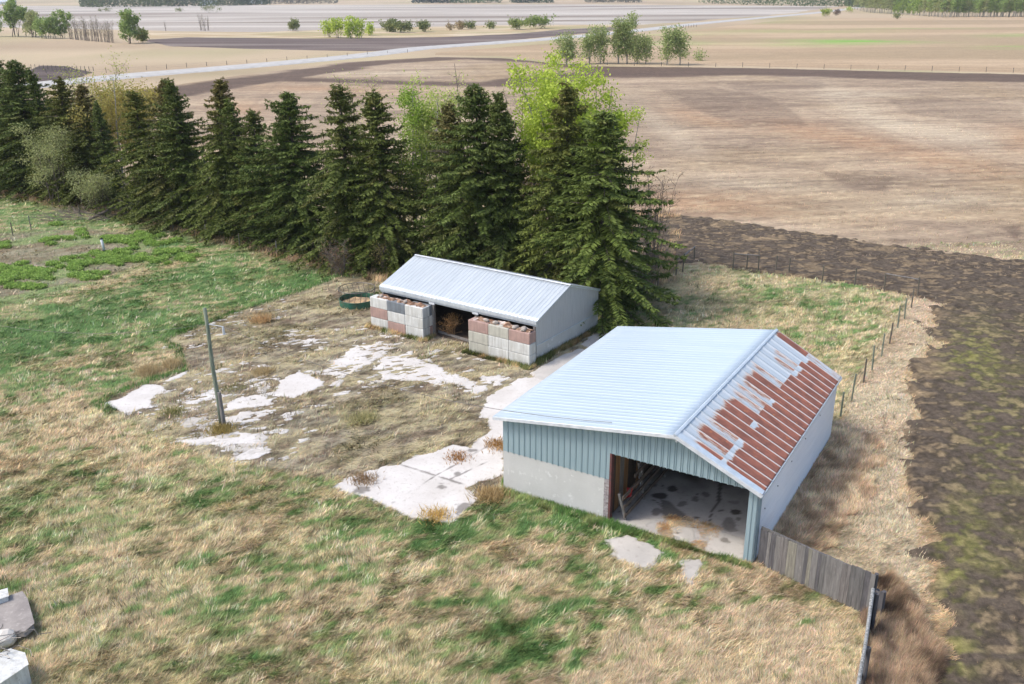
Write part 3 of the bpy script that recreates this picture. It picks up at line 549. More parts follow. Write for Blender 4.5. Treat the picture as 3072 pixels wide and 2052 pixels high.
def siding(name, x0, x1, topf, botf, mat, parent, pitch=.27, face=-1, y=0.0, along='x'):
    m = MB(); x = x0; prof = []
    while x < x1 - 1e-6:
        for dx, h in ((0, 0), (pitch * .80, 0), (pitch * .86, .022), (pitch * .94, .022)):
            if x + dx < x1: prof.append((x + dx, h))
        x += pitch
    prof.append((x1, 0)); pr = []
    for i, (xx, h) in enumerate(prof):
        o_ = y + face * h; zt, zb = topf(xx), botf(xx) + (.0 if h == 0 else -.02)
        pr.append(((xx, o_) if along == 'x' else (o_, xx), zb, zt))
    for i in range(len(pr) - 1):
        (a, b0, t0), (b, b1, t1) = pr[i], pr[i+1]; m.quad((a[0], a[1], b0), (b[0], b[1], b0 if abs(b1-b0) > .3 else b1), (b[0], b[1], t1), (a[0], a[1], t0))
    o = m.build(name, mat, parent); md = o.modifiers.new('s', 'SOLIDIFY'); md.thickness = .02; md.offset = 0; return o
gt = lambda x: roofz(x) - .09
def gb(x): return HC if x < JX - .01 else (HD if x < BW - PW - .01 else 0.02)
front = MB()
siding('siding', 0, JX, gt, lambda x: HC, M['blue'], barn, .265); siding('siding', JX, BW - PW, gt, lambda x: HD, M['blue'], barn, .265); siding('corner_panel', BW - PW, BW + .02, gt, lambda x: 0.02, M['blue'], barn, .165)
g_ = MB(); x = .265 * .83
while x < BW - PW:   # the dark line in each rib's lap
    zb = HC if x < JX else HD; g_.box(x - .013, x + .006, -.020, -.0115, zb - .02, gt(x) - .01); x += .265
g_.build('siding_seam', M['blue_line'], barn)
siding('siding', 0, BL, lambda y: roofz(0) - .06, lambda y: HC, M['blue'], barn, .27, -1, 0.0, 'y'); 
siding('corner_panel', .02, .36, lambda y: roofz(BW) - .06, lambda y: 0.02, M['blue'], barn, .17, 1, BW + .03, 'y')
mw = MB(); mw.box(0, JX - .22, -.0, .18, -.1, HC); mw.box(0, .18, .18, BL - .18, -.1, HC); mw.box(0, BW, BL - .18, BL, -.1, HC - .3); mw.build('concrete_wall', M['wall_conc'], barn)
mw = MB()
for k in range(16): mw.box(JX - .22, JX - .0, -.004 - .006 * (k % 2), .17, -.05 + k * .122, .06 + k * .122)
mw.build('block_pier', simple('chipped_block', (0.42, 0.40, 0.40), (0.24, 0.2, 0.2), 7, .9, c3=(0.12, .09, .09), s3=9), barn)
MB().box(JX, JX + .09, -.03, .2, 0, HD).build('door_jamb', M['jamb'], barn)
back = MB(); pts = [(0.02, BL - .06), (BW - .02, BL - .06)]
back.quad((.02, BL - .07, HC - .3), (.02, BL - .07, roofz(0) - .08), (XR, BL - .07, ZR_ - .1), (BW - .02, BL - .07, roofz(BW) - .08), (BW - .02, BL - .07, HC - .3)); ob = back.build('back_wall', M['dark_wood'], barn); md = ob.modifiers.new('s', 'SOLIDIFY'); md.thickness = .05
# right wall: horizontal corrugated sheets
zt = roofz(BW) - .07; nz_ = 90; ys = np.array([.36, 4.2, 8.2, BL + .0]); V = []; 
for k in range(nz_ + 1):
    z = .05 + (zt - .05) * k / nz_
    for y_ in ys: V.append((BW + .035 + .011 * math.sin(k * math.pi / 2 + .6) * 1.0, y_, z))
F = [(k*4+j, k*4+j+1, k*4+j+5, k*4+j+4) for k in range(nz_) for j in range(3)]
o = np_mesh('corrugated_wall', np.array(V), np.array(F), M['galv'], barn, smooth=False); md = o.modifiers.new('s', 'SOLIDIFY'); md.thickness = .012; md.offset = 0
MB().box(BW - .1, BW + .02, .1, BL, -.1, .3).build('sill_wall', M['wall_conc'], barn)
sc_ = MB()
for y_, z_ in ((.95, 1.9), (2.6, 2.05), (4.5, 2.25), (6.6, 2.35), (9.0, 2.45)): sc_.tube([(BW + .03, y_, z_), (BW + .062, y_, z_)], .03, 8)
sc_.build('washer', M['black_wire'], barn)
# floor with wet stains, darkened towards the back
X, Y, F = grid_mesh(axis(.18, BW - .02, .09), axis(-.12, BL - .2, .09)); st = np.zeros(len(X))
cB, sB = math.cos(BYAW), math.sin(BYAW); WX = BX + X*cB - Y*sB; WY = BY + X*sB + Y*cB; fu, fv = proj(WX, WY); fu = (fu * KS - 1840) * 4.357; fv = (fv * KS - 1340) * 4.357
fu2 = fu + (fbm(X*1.5, Y*1.5, 3, 4) - .5) * 70; fv2 = fv + (fbm(X*1.5, Y*1.5, 4, 4) - .5) * 50
for (a, b, ra, rb_, am) in ((612,655,100,50,.95),(570,860,78,60,.65),(905,760,66,36,.6),(760,565,66,38,.9),(1600,868,66,34,.95),(1510,1030,92,92,.6),(1060,700,50,40,.6),(1200,640,60,36,.6),(1100,940,40,16,.8),(1430,850,40,14,.7),(1645,960,34,24,.6),(1390,870,20,14,.7),(1580,740,80,30,.4),(500,510,60,26,.6),(640,520,30,14,.7),(1560,1100,70,30,.5),(1080,640,26,12,.7)):
    st = np.maximum(st, am * sstep(1.1, .85, np.hypot((fu2 - a) / ra, (fv2 - b) / rb_)))
st = np.maximum(st, .72 * sstep(-14, 10, sdf(fu2, fv2, [(620,700),(760,730),(860,830),(970,930),(1010,980),(700,960),(640,880)])))
for a, b, wd in (((1400,480),(1380,700),30),((1380,700),(1290,860),22),((1290,860),(1250,1020),12),((380,640),(640,780),5),((60,880),(330,640),4)):
    ex, ey_ = b[0]-a[0], b[1]-a[1]; t = np.clip(((fu2-a[0])*ex + (fv2-a[1])*ey_) / (ex*ex+ey_*ey_), 0, 1); st = np.maximum(st, .85 * sstep(wd * 1.2, wd * .6, np.hypot(fu2-a[0]-t*ex, fv2-a[1]-t*ey_)))
st = np.maximum(st, .9 * sstep(4.2, 6.5, Y + (fbm(X*.6, Y*.6, 8, 3) - .5) * 4))  # mask darkens the whole floor towards the back
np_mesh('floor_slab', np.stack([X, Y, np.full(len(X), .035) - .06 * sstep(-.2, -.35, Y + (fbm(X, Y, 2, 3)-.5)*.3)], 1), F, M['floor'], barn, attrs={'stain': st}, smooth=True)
# roof timbers
tm = MB()
for y_ in np.linspace(.3, BL - .4, 7):
    tm.bar((.1, y_, roofz(.1) - .16), (XR, y_, ZR_ - .16), .05, .14); tm.bar((XR, y_, ZR_ - .16), (BW - .1, y_, roofz(BW) - .16), .05, .14)
tm.build('rafters', M['dark_wood'], barn)
pm = MB(); pm.box(XR - .1, XR + .1, 6, 6.2, 0, ZR_ - .2); pm.box(9.3, 9.45, 5.2, 5.35, 0, 3.7); pm.build('inner_post', M['dark_wood'], barn)
# inner board wall beside the door
for i in range(20):
    y_ = .25 + i * .42; mt = (M['dark_wood'], M['orange_wood'], M['old_wood'], M['orange_wood'], M['dark_wood'])[i % 5] if i < 8 else M['dark_wood']
    MB().box(JX - .07, JX - .03, y_, y_ + .4, .1, 3.2).build('wall_board', mt, barn)
# wooden stall rails standing inside
rails = empty('stall_fence', barn_w(JX + .3, .25), BYAW, 'grey wooden rail fence standing inside the barn door', 'fence')
for i, (y_, top) in enumerate(((.05, 1.25), (1.9, 1.8), (4.2, 1.85), (6.5, 1.85))): MB().bar((.30, y_ + .1, 0.03), (.06, y_ - .1, top), .10, .09, (0, 1, 0)).build('post', M['old_wood'], rails, .01)
M['rail_wood'] = simple('dim_rail_wood', (0.17, 0.135, 0.11), (0.10, 0.08, 0.065), 3, .9, stretch=(5, .5, 5))
for z_, dz in ((.30, .03), (.68, .08), (1.08, .06), (1.5, .1)): MB().bar((.36 - .13*z_, -.05 if z_ < 1.2 else 1.2, z_), (.36 - .13*z_, 6.9, z_ + dz), .04, .17).build('rail', M['rail_wood'], rails)
rag = MB(); P0 = barn_w(JX + .34, 1.0, 1.15)
for k in range(4): 
    a = P0 + Vector((.02*k, .0, 0)); 
rg = bpy.data.meshes.new('rag'); rg.from_pydata([tuple(P0), tuple(P0 + Vector((.22, -.1, .02))), tuple(P0 + Vector((.18, -.12, -.35))), tuple(P0 + Vector((.0, 0, -.5))), tuple(P0 + Vector((.12, -.12, -.1)))], [], [(0, 4, 3), (0, 1, 4), (1, 2, 4), (4, 2, 3)]); rg.update()
o = link_mesh('rag', rg, M['red_cloth']); o.modifiers.new('s', 'SOLIDIFY').thickness = .015; tag(o, 'red cloth hanging on the stall rails inside the barn', 'cloth')
ch = MB(); P1 = barn_w(JX + .36, 2.1, 1.6); ch.tube([P1, P1 + Vector((.08, -.05, -.25)), P1 + Vector((.02, -.02, -.5)), P1 + Vector((.1, -.05, -.8)), P1 + Vector((.04, 0, -.5)), P1 + Vector((.12, -.05, -.2)), P1], .018, 5)
tag(ch.build('chain', M['white_paint']), 'pale chain looped over the second stall fence post in the barn', 'chain')
# loose wire lying on the roof and lamp bracket on the gable
br = MB(); zz = 4.45; br.bar((7.15, -.08, zz - .1), (7.62, -.08, zz - .06), .05, .05).box(7.6, 7.68, -.16, -.02, zz - .14, zz - .02); br.build('lamp_bracket', M['white_paint'], barn)
st_ = MB(); st_.tube([barn_l(at(1471, 991, 4.35)), barn_l(at(1500, 996, 4.37)), barn_l(at(1545, 1003, 4.40))], [.02, .03, .03], 5); st_.build('loose_flashing', M['black_wire'], barn)
# ------------------------------------------------------------------ the low shed
shed = empty('shed', (SX, SY, 0), SYAW, 'low grey shed with a ribbed galvanised gable roof behind stacked concrete blocks', 'shed')
SZR, SZL, SHC = 3.712, 2.488, .962; se, so2 = .11, .1
def shz(y): return SZL + (SZR - SZL) * (1 - abs(y - SW_/2) / (SW_/2 + se))
A = lambda x, y, z: Vector((x, y, z))
xl, xr_ = -SL_ - so2, so2; ym = SW_ / 2
roof_slope('roof', A(xl, ym, SZR), A(xr_, ym, SZR), A(xr_, -se, SZL), A(xl, -se, SZL), M['roof_shed'], 44, .035, .014, 12, shed)
roof_slope('roof', A(xl, ym, SZR), A(xr_, ym, SZR), A(xr_, SW_ + se, SZL), A(xl, SW_ + se, SZL), M['roof_shed'], 44, .04, .022, 12, shed)
m_ = MB(); sl = (SZR - SZL) / (ym + se)
for s_ in (-1, 1):
    p = [A(xl - .02, ym, SZR + .04), A(xr_ + .02, ym, SZR + .045), A(xr_ + .02, ym + s_*.11, SZR + .045 - sl*.11), A(xl - .02, ym + s_*.11, SZR + .045 - sl*.11)]
    if s_ > 0: m_.hexa([q - Vector((0,0,.012)) for q in p] + p)
    else: p = [p[1], p[0], p[3], p[2]]; m_.hexa([q - Vector((0,0,.012)) for q in p] + p)
m_.build('ridge_cap', M['white_paint'], shed)
rs = MB(); p = at(1240/1.0*0+1125, 642, 3.4) 
m_ = MB(); m_.box(xl + .03, xr_ - .03, -se - .02, -se + .03, SZL - .22, SZL - .02); m_.box(xl + .05, xr_ - .05, -.05, .02, SZL - .36, SZL - .22); m_.build('fascia', M['roof_shed'], shed)
def gable(x):
    g = MB(); g.quad((x, 0.0, SHC), (x, SW_, SHC), (x, SW_, shz(SW_) - .06), (x, ym, SZR - .06), (x, 0, shz(0) - .06)); o = g.build('gable_wall', M['wall_grey'], shed); d = o.modifiers.new('s', 'SOLIDIFY'); d.thickness = .06; d.offset = 0
gable(-.03); gable(-SL_ + .03)
m_ = MB()
for s_ in (0, SW_): 
    m_.bar((.03, s_ + (-se if s_ == 0 else se), SZL - .07), (.03, ym, SZR - .07), .03, .12)
m_.bar((.02, -.0, SHC - .0), (.02, SW_, SHC), .03, .03); m_.build('verge_trim', M['trim_blue'], shed)
m_ = MB(); m_.box(-.2, .02, 0, SW_, -.1, SHC); m_.box(-SL_, -.2, SW_ - .2, SW_, -.1, SHC); m_.box(-SL_, -SL_ + .2, 0, SW_ - .2, -.1, SHC); m_.build('foundation_wall', M['wall_conc'], shed)
MB().box(-SL_, -.06, SW_ - .1, SW_ - .04, SHC, SZL - .1).build('back_wall', M['dark_wood'], shed)
MB().box(-SL_ + .2, -.2, 0.05, SW_ - .2, .0, .03).build('dirt_floor', simple('manure_floor', (0.10, 0.075, 0.055), (0.06, 0.045, 0.035), 2, .95, c3=(.2, .15, .1)), shed)
GAP0, GAP1 = -(-.175 + 4.35 + 3.46), -(-.175 + 4.35)
for x_ in (GAP0 + .06, GAP1 - .1, -.12, -SL_ + .1): MB().box(x_ - .08, x_ + .08, -.04, .12, 0, SZL - .2).build('post', M['old_wood'], shed, .01)
for x_ in (GAP0 + .02, GAP1 - .1): MB().box(x_ - .22, x_ + .22, -.10, -.05, SZL - .44, SZL - .29).build('door_track_bracket', M['white_paint'], shed, .01)
MB().bar((GAP0, .5, .12), (GAP1, .2, .1), .12, .12).build('sill_log', M['old_wood'], shed)
# ------------------------------------------------------------------ stacked blocks
def block_mat(n, c1, c2, st): 
    m, t, bs = newmat(n); vec = coords(t, (1, 1, 1)); vs = coords(t, (6, 6, .5)); oi = N(t, 'ShaderNodeObjectInfo')
    ad = N(t, 'ShaderNodeVectorMath', operation='ADD'); t.links.new(vs, ad.inputs[0]); sc = N(t, 'ShaderNodeVectorMath', operation='SCALE'); sc.inputs[0].default_value = (37, 17, 5); t.links.new(oi.outputs['Random'], sc.inputs['Scale']); t.links.new(sc.outputs[0], ad.inputs[1])
    c = mix(t, ramp(t, nz(t, vec, 2, 4), .35, .65), c1, c2); c = mix(t, ramp(t, nz(t, ad.outputs[0], 1.1, 4, .7), .42, .75, 0, .85), c, st); c = mix(t, ramp(t, nz(t, vec, 7, 5, .75), .6, .72), c, [q * .8 for q in st])
    t.links.new(c, bs.inputs['Base Color']); bs.inputs['Roughness'].default_value = .85; bump(t, bs, nz(t, vec, 22, 4), .25, .01); return m
M['b_white'] = block_mat('pale_block', (0.66, 0.67, 0.65), (0.56, 0.57, 0.55), (0.36, 0.35, 0.31))
M['b_pink'] = block_mat('pink_block', (0.43, 0.29, 0.245), (0.36, 0.24, 0.21), (0.26, 0.18, 0.16))
M['b_grey'] = block_mat('blue_grey_block', (0.20, 0.225, 0.25), (0.155, 0.18, 0.20), (0.10, 0.11, 0.12))
M['b_cream'] = block_mat('cream_block', (0.50, 0.49, 0.42), (0.43, 0.42, 0.36), (0.29, 0.28, 0.24))
BLKL, BLKH, BLKD = 1.45, .669, .66
def block_mesh(L, D, Hh):
    m = MB().box(.008, L - .008, 0, D, 0.006, Hh - .006); me = bpy.data.meshes.new('concrete_block'); me.from_pydata(m.v, [], m.f); me.update(); return me
pos = {0: 'bottom', 1: 'middle', 2: 'top'}; colr = {'b_white': 'pale grey', 'b_pink': 'pink', 'b_grey': 'dark blue-grey', 'b_cream': 'cream'}
def place_block(x, y, row, mk, label, L=BLKL, D=BLKD):
    me = block_mesh(L, D, BLKH); o = link_mesh('concrete_block', me, M[mk]); p = Vector((x, y, 0)); c, s = math.cos(SYAW), math.sin(SYAW)
    jx, jy = random.uniform(-.008, .008), random.uniform(-.012, .012)
    o.location = (SX + (x+jx)*c - (y+jy)*s, SY + (x+jx)*s + (y+jy)*c, row * BLKH); o.rotation_euler = (0, 0, SYAW + random.uniform(-.006, .006))
    b = o.modifiers.new('b', 'BEVEL'); b.width = .035; b.segments = 2
    tag(o, label, 'concrete block', 'large concrete blocks stacked along the shed front')
YB = -.95
left = [['b_white','b_pink','b_white'],['b_pink','b_white','b_white'],['b_white','b_grey','b_white']]
rightb = [['b_cream','b_white','b_white'],['b_cream','b_white','b_white'],['b_pink','b_cream','b_pink']]
cn = ['left', 'middle', 'right']
for row in range(3):
    for c in range(3):
        place_block(GAP0 - (3 - c) * BLKL, YB, row, left[row][c], f"{colr[left[row][c]]} concrete block, {pos[row]} row, {cn[c]} column of the stack by the green bale feeder")
        place_block(GAP1 + c * BLKL, YB, row, rightb[row][c], f"{colr[rightb[row][c]]} concrete block, {pos[row]} row, {cn[c]} column of the stack at the shed's near corner")
for row, mk in enumerate(('b_pink', 'b_white', 'b_grey')):
    place_block(GAP0 - BLKL + .0, YB + BLKD + .015, row, mk, f"{colr[mk]} concrete block behind the front stack at the shed opening, {pos[row]} row", BLKL, .27)
def shed_w(x, y, z=0): c, s = math.cos(SYAW), math.sin(SYAW); return Vector((SX + x*c - y*s, SY + x*s + y*c, z))
def lump(name, p, r, mat, label=None, cat=None, sq=(1, 1, .7), seed=0, group=None, sub=2):
    import bmesh
    bm = bmesh.new(); bmesh.ops.create_icosphere(bm, subdivisions=sub, radius=1); rr = random.Random(seed)
    off = rr.uniform(0, 50)
    for v in bm.verts:
        c = np.array(v.co); k = .75 + .5 * float(fbm(np.array([c[0]*1.3 + c[2] + off]), np.array([c[1]*1.3 - c[2] * .7 + off]), seed, 3)[0]); v.co = Vector((v.co.x * k * sq[0], v.co.y * k * sq[1], v.co.z * k * sq[2])) * r
    me = bpy.data.meshes.new(name); bm.to_mesh(me); bm.free(); o = link_mesh(name, me, mat); o.location = p; o.rotation_euler = (0, 0, rr.uniform(0, 6)); 
    return tag(o, label, cat, group)
# soil and rubble caught in the hollow block tops
def rubble(x0, x1, label):
    X, Y, F = grid_mesh(axis(x0, x1, .06), axis(YB + .1, YB + BLKD - .02 + .02, .06)); zz = 3 * BLKH + .03 + (fbm(X*3, Y*3, 31, 4) - .45) * .32 - .1 * sstep(.14, 0, np.minimum(Y - YB - .1, .5))
    c = lerp(u8(120,92,74), u8(168,140,118), sstep(.4, .7, fbm(X*6, Y*6, 5, 3))); c = lerp(c, u8(205,190,180), sstep(.62, .7, fbm(X*5, Y*5, 15, 3)))
    cc, ss = math.cos(SYAW), math.sin(SYAW); P = np.stack([SX + X*cc - Y*ss, SY + X*ss + Y*cc, zz], 1); tag(np_mesh('soil_heap', P, F, M['soil'], col=c), label, 'soil heap', kind='stuff')
rubble(GAP0 - 3*BLKL + .45, GAP0 - .12, 'brown soil and rubble in the block tops of the stack by the feeder'); rubble(GAP1 + .3, GAP1 + 3*BLKL - .1, "brown soil and rubble in the block tops at the shed's near corner")
for k, (x_, r_, lb) in enumerate(((GAP0 - 3*BLKL + .75, .14, 'pale rock on top of the block stack nearest the bale feeder'), (GAP0 - 1.6, .15, 'white rock between two top blocks of the left stack'), (GAP1 + 1.15, .15, 'pale rock at the left of the right block stack top'), (GAP1 + 1.8, .17, 'cream rock in the middle of the right block stack top'), (GAP1 + 3.2, .2, 'pale rock on the last pink block at the shed corner'), (GAP1 + 3.75, .22, 'rough pinkish rock at the outer end of the last pink block'))):
    lump('rock', shed_w(x_, YB + .28, 3 * BLKH + .1), r_, M['rock'], lb, 'rock', (1.2, .9, .7), k, 'rocks lying on the block stacks')
# ------------------------------------------------------------------ bale feeder
cpt = at(822, 700); fd = empty('bale_feeder', cpt, 0, 'round green metal bale feeder standing beside the left block stack', 'bale feeder')
fd.location = at(820, 697); RF = 1.22
def ring(r, z0, z1, n=48, th=.02):
    m = MB()
    for i in range(n):
        a, b = 2*math.pi*i/n, 2*math.pi*(i+1)/n
        q = [(r*math.cos(t), r*math.sin(t)) for t in (a, b)]; q2 = [((r-th)*math.cos(t), (r-th)*math.sin(t)) for t in (a, b)]
        m.quad((*q[0], z0), (*q[1], z0), (*q[1], z1), (*q[0], z1)); m.quad((*q2[1], z0), (*q2[0], z0), (*q2[0], z1), (*q2[1], z1)); m.quad((*q[0], z1), (*q[1], z1), (*q2[1], z1), (*q2[0], z1))
    return m
ring(RF, 0, .42).build('base_sheet', M['green_paint'], fd)
circ = lambda r, z, n=40: [(r*math.cos(2*math.pi*i/n), r*math.sin(2*math.pi*i/n), z) for i in range(n + 1)]
MB().tube(circ(RF, .44), .03, 6, False).build('middle_ring', M['green_paint'], fd); MB().tube(circ(RF + .03, 1.15), .028, 6, False).build('top_ring', M['wire'], fd)
for i in range(20):
    a = 2*math.pi*i/20; MB().tube([(RF*math.cos(a), RF*math.sin(a), .42), ((RF-.02)*math.cos(a + .06), (RF-.02)*math.sin(a + .06), .8), ((RF+.03)*math.cos(a + .12), (RF+.03)*math.sin(a + .12), 1.15)], .016, 5).build('bar', M['wire'], fd)
X, Y, F = grid_mesh(np.linspace(-1.15, 1.15, 30), np.linspace(-1.15, 1.15, 30)); rr_ = np.hypot(X, Y); F = F[(rr_ < 1.15)[F].all(1)]
tag(np_mesh('old_hay', np.stack([X + fd.location.x, Y + fd.location.y, .06 + .16 * fbm(X*3, Y*3, 4, 3)], 1), F, M['soil'], col=lerp(u8(150,130,108), u8(196,168,130), sstep(.4, .6, fbm(X*4, Y*4, 6, 3)))), 'trampled old hay inside the green bale feeder', 'hay', kind='stuff')
# ------------------------------------------------------------------ leaning pole with splint post and wires
pb = at(508, 976); pt = at_depth(468.5, 706, pb.y + .25)
pole = empty('utility_pole', pb, 0, 'leaning grey-green wooden pole splinted to a short post in the yard', 'pole')
L = lambda p: Vector(p) - pb
MB().tube([L(pb.lerp(pt, t)) + Vector((.02 * math.sin(t * 9), 0, 0)) for t in (.0, .2, .36, .5, .65, .8, 1.0)], [.115, .11, .105, .10, .095, .09, .085], 10).build('pole_shaft', M['post_green'], pole, smooth=True)
MB().tube([(.16, -.08, -.1), tuple(L(pb.lerp(pt, .30)) + Vector((.15, -.1, 0)))], [.11, .09], 9).build('splint_post', M['old_wood'], pole)
arm0 = pb.lerp(pt, .87); MB().tube([L(arm0), L(arm0) + Vector((.75, -.1, -.1)), L(arm0) + Vector((.8, -.1, -.28))], .022, 6).build('arm', M['white_paint'], pole)
MB().tube([L(arm0) + Vector((.78, -.1, -.1)), L(arm0) + Vector((.8, -.1, -.5))], [.05, .07], 8).build('insulator', M['white_paint'], pole)
def sagwire(name, a, b, sag, label, r=.011, n=16, mat='wire'):
    pts = [a.lerp(b, i/n) - Vector((0, 0, sag * 4 * (i/n) * (1 - i/n))) for i in range(n + 1)]; return tag(MB().tube(pts, r, 4).build(name, M[mat]), label, 'wire')
sagwire('overhead_wire', arm0 + Vector((.8, -.1, -.1)), barn_w(4.9, .1, 4.35), .9, 'thin sagging wire from the leaning pole to the blue barn gable')
sagwire('overhead_wire', arm0, at(-60, 735, 3.6), .6, 'thin wire running left from the leaning pole over the lawn', .008)
bt = MB(); rb_ = np.random.default_rng(5)
# ------------------------------------------------------------------ board fences at the barn corner
def board_fence(name, a, b, h0, h1, label, bw=(.12, .24), capm=None, rail_side=1, skip=()):
    d = (b - a); Lh = d.length; e = empty(name, a, math.atan2(d.y, d.x), label, 'fence'); x = 0; rr = random.Random(11)
    tones = [simple('board_tone_%d' % k, c, tuple(q*.62 for q in c), 3, .9, stretch=(5, 5, .5), c3=tuple(q*1.35 for q in c), s3=5) for k, c in enumerate(((.21,.20,.19),(.15,.145,.14),(.26,.245,.20),(.115,.11,.115),(.19,.175,.165)))]
    ms = [MB() for _ in tones]
    while x < Lh:
        w_ = rr.uniform(*bw); t = x / Lh; hh = h0*(1-t) + h1*t + rr.uniform(-.04, .03)
        if not any(s0 < x < s1 for s0, s1 in skip):
            k = rr.randrange(len(tones)); y_ = rr.uniform(-.008, .008); ms[k].box(x, min(x + w_ - .006, Lh + .1), y_ - .016, y_ + .016, rr.uniform(-.02, .04), hh)
        x += w_
    for m, t_ in zip(ms, tones):
        if m.v: m.build('boards', t_, e)
    for z_ in (.35, max(h0, h1) - .25): MB().box(0, Lh, rail_side*.02, rail_side*.02 + rail_side*.05 if rail_side > 0 else rail_side*.02, z_, z_ + .14).build('rail', tones[1], e) if rail_side > 0 else MB().box(0, Lh, -.07, -.02, z_, z_ + .14).build('rail', tones[1], e)
    n = max(2, int(Lh / 2.2) + 1)
    for i in range(n): t = i / (n - 1); MB().tube([(Lh*t, .14*rail_side, -.1), (Lh*t, .14*rail_side, (h0*(1-t)+h1*t) - .05)], .07, 8).build('post', tones[3], e)
    if capm: MB().tube([(-.05, .0, h0 + .06), (Lh*.5, .03, (h0+h1)/2 + .05), (Lh + .05, 0, h1 + .06)], [.06, .055, .06], 8).build('top_pole', capm, e)
    return e
fa, fb = at(1736, 1292), at(1990, 1413)
def height_for(p, vtop):
    lo, hi = 0, 6
    for _ in range(40):
        m = (lo + hi) / 2
        if proj(p.x, p.y, m)[1] > vtop: lo = m
        else: hi = m
    return lo
board_fence('board_fence', fa, fb, height_for(fa, 1212), height_for(fb, 1316), 'weathered grey board fence running from the barn corner post')
hh = 1.55; g0 = at(2001, 1352, hh); g1 = at(1958, 1620, hh); g0.z = g1.z = 0
lich = simple('lichened_pole', (0.36, 0.37, 0.36), (0.13, 0.13, 0.125), 14, .9, c3=(0.5, .51, .5), s3=20)
board_fence('board_fence', g0, g1, hh - .06, hh - .06, 'old board fence with a lichen-covered top pole running towards the camera', capm=lich, skip=((.9, 3.4), (5.5, 7)))
board_fence('board_fence', at(1997, 1413), at(2012, 1421), height_for(at(1997, 1413), 1352), height_for(at(2012, 1421), 1356), 'short dark board panel behind the corner of the board fences')
# ------------------------------------------------------------------ post and wire fences
def wire_fence(label, pts, h, mats=('post',), wires=3, r=.05, cat='fence', braces=(), wr=.007):
    e = empty('wire_fence', pts[0], 0, label, cat); o0 = Vector(pts[0])
    for i, p in enumerate(pts):
        p = Vector(p) - o0; rr = random.Random(i * 7 + int(abs(o0.x))); hh_ = h * rr.uniform(.88, 1.08); lean = Vector((rr.uniform(-.05, .05), rr.uniform(-.05, .05), 0))
        MB().tube([p - Vector((0, 0, .1)), p + lean * hh_ + Vector((0, 0, hh_))], [r * rr.uniform(.9, 1.2), r], 6).build('post', M[mats[i % len(mats)]], e)
    for k in range(wires):
        z_ = h * (k + 1) / (wires + .6); MB().tube([Vector(p) - o0 + Vector((0, 0, z_)) for p in pts], wr, 3, False).build('wire', M['wire'], e)
    for (i, j) in braces: MB().tube([Vector(pts[i]) - o0 + Vector((0, 0, h * .9)), Vector(pts[j]) - o0 + Vector((0, 0, h * .85))], .05, 6).build('brace_rail', M['old_wood'], e)
    return e
P2 = lambda l: [at(u, v) for u, v in l]
def c7(x, y): return ((x / 2.609 + 1950) / KS, (y / 2.609 + 700) / KS)
wire_fence('post and wire paddock fence beside the rusty roof slope', P2([c7(x, y) for x, y in ((1490,1440),(1575,1318),(1670,1168),(1738,1072),(1812,962),(1875,862),(1938,738),(1990,670),(2045,580))]), 1.45, ('post_green', 'post_green', 'post'), 3, .05)
wire_fence('back paddock fence with braced posts along the tilled soil', P2([c7(x, y) for x, y in ((60,435),(203,330),(255,300),(345,218),(648,285),(755,282),(848,292),(980,305),(1085,318),(1345,388),(1600,408),(1832,450),(2092,490))]), 1.4, ('post',), 3, .05, braces=((2, 3), (4, 6), (11, 12)))
wire_fence('old fence along the foot of the spruce row', P2([(30,540),(72,528),(185,498)] + [(360,506),(398,528),(475,552),(550,568),(635,588),(730,598),(790,626)]), 1.35, ('post', 'old_wood'), 2, .045)
wire_fence('fence line along the pasture edge beyond the stubble field', [at(1330 + 62 * i, 146.5 + (20.5 * i * 62 / 1017) + (1.5 if i < 5 else 0)) for i in range(20)], 1.25, ('post',), 2, .07, wr=.012)
wire_fence('fence line on the far side of the gravel road', [at(60 + 46 * i, 166.5 + i * 1.2 - max(0, i - 3) * 4.3) for i in range(20)], 1.2, ('post',), 2, .07, wr=.012)
wire_fence('close row of fence posts behind the leftmost spruces', [at(72 + 9.5 * i, 158 + i * .35) for i in range(16)], 1.3, ('post',), 2, .07, wr=.012)
wire_fence('short fence row beside the road near the aspen pair', [at(1990/1.0*0 + 1560 + 6 * i, 64 - i * .3) for i in range(7)], 1.6, ('post',), 1, .12, wr=.02)
# white capped pipe standing in the weedy garden
pp = at(239.5, 576); pv = empty('vent_pipe', pp, 0, 'short leaning white pipe with dark cap in the weedy garden', 'pipe')
MB().tube([(0, 0, 0), (-.12, .05, 1.0)], .11, 12).build('pipe_body', M['white_paint'], pv, smooth=True); MB().tube([(-.12, .05, 1.0), (-.15, .06, 1.12)], [.12, .10], 12).build('cap', M['black_wire'], pv); MB().tube([(0, 0, -.02), (0, 0, .1)], .16, 12).build('collar', M['black_wire'], pv)
# ------------------------------------------------------------------ broken concrete at the lower left
def slab_piece(pts_px, z, th, mat, label, tilt=0.0):
    ps = [at(u, v, z) for u, v in pts_px]; m = MB(); n = len(ps); ps = [p + Vector((0, 0, tilt * i)) for i, p in enumerate(ps)]
    for p in ps: m.v.append(tuple(p))
    for p in ps: m.v.append((p.x * .998, p.y * .998, p.z - th))
    m.f.append(tuple(range(n)) if (ps[1]-ps[0]).cross(ps[2]-ps[1]).z > 0 else tuple(reversed(range(n)))); m.f.append(tuple(range(2*n-1, n-1, -1)))
    for i in range(n): j = (i+1) % n; m.f.append((i, n+i, n+j, j))
    o = m.build('concrete_slab', mat); b = o.modifiers.new('b', 'BEVEL'); b.width = .03; b.segments = 2; return tag(o, label, 'slab', 'broken concrete pieces at the lower left')
pk = lambda x, y: (x / 4.725 / KS, (1720 + y / 4.725) / KS)
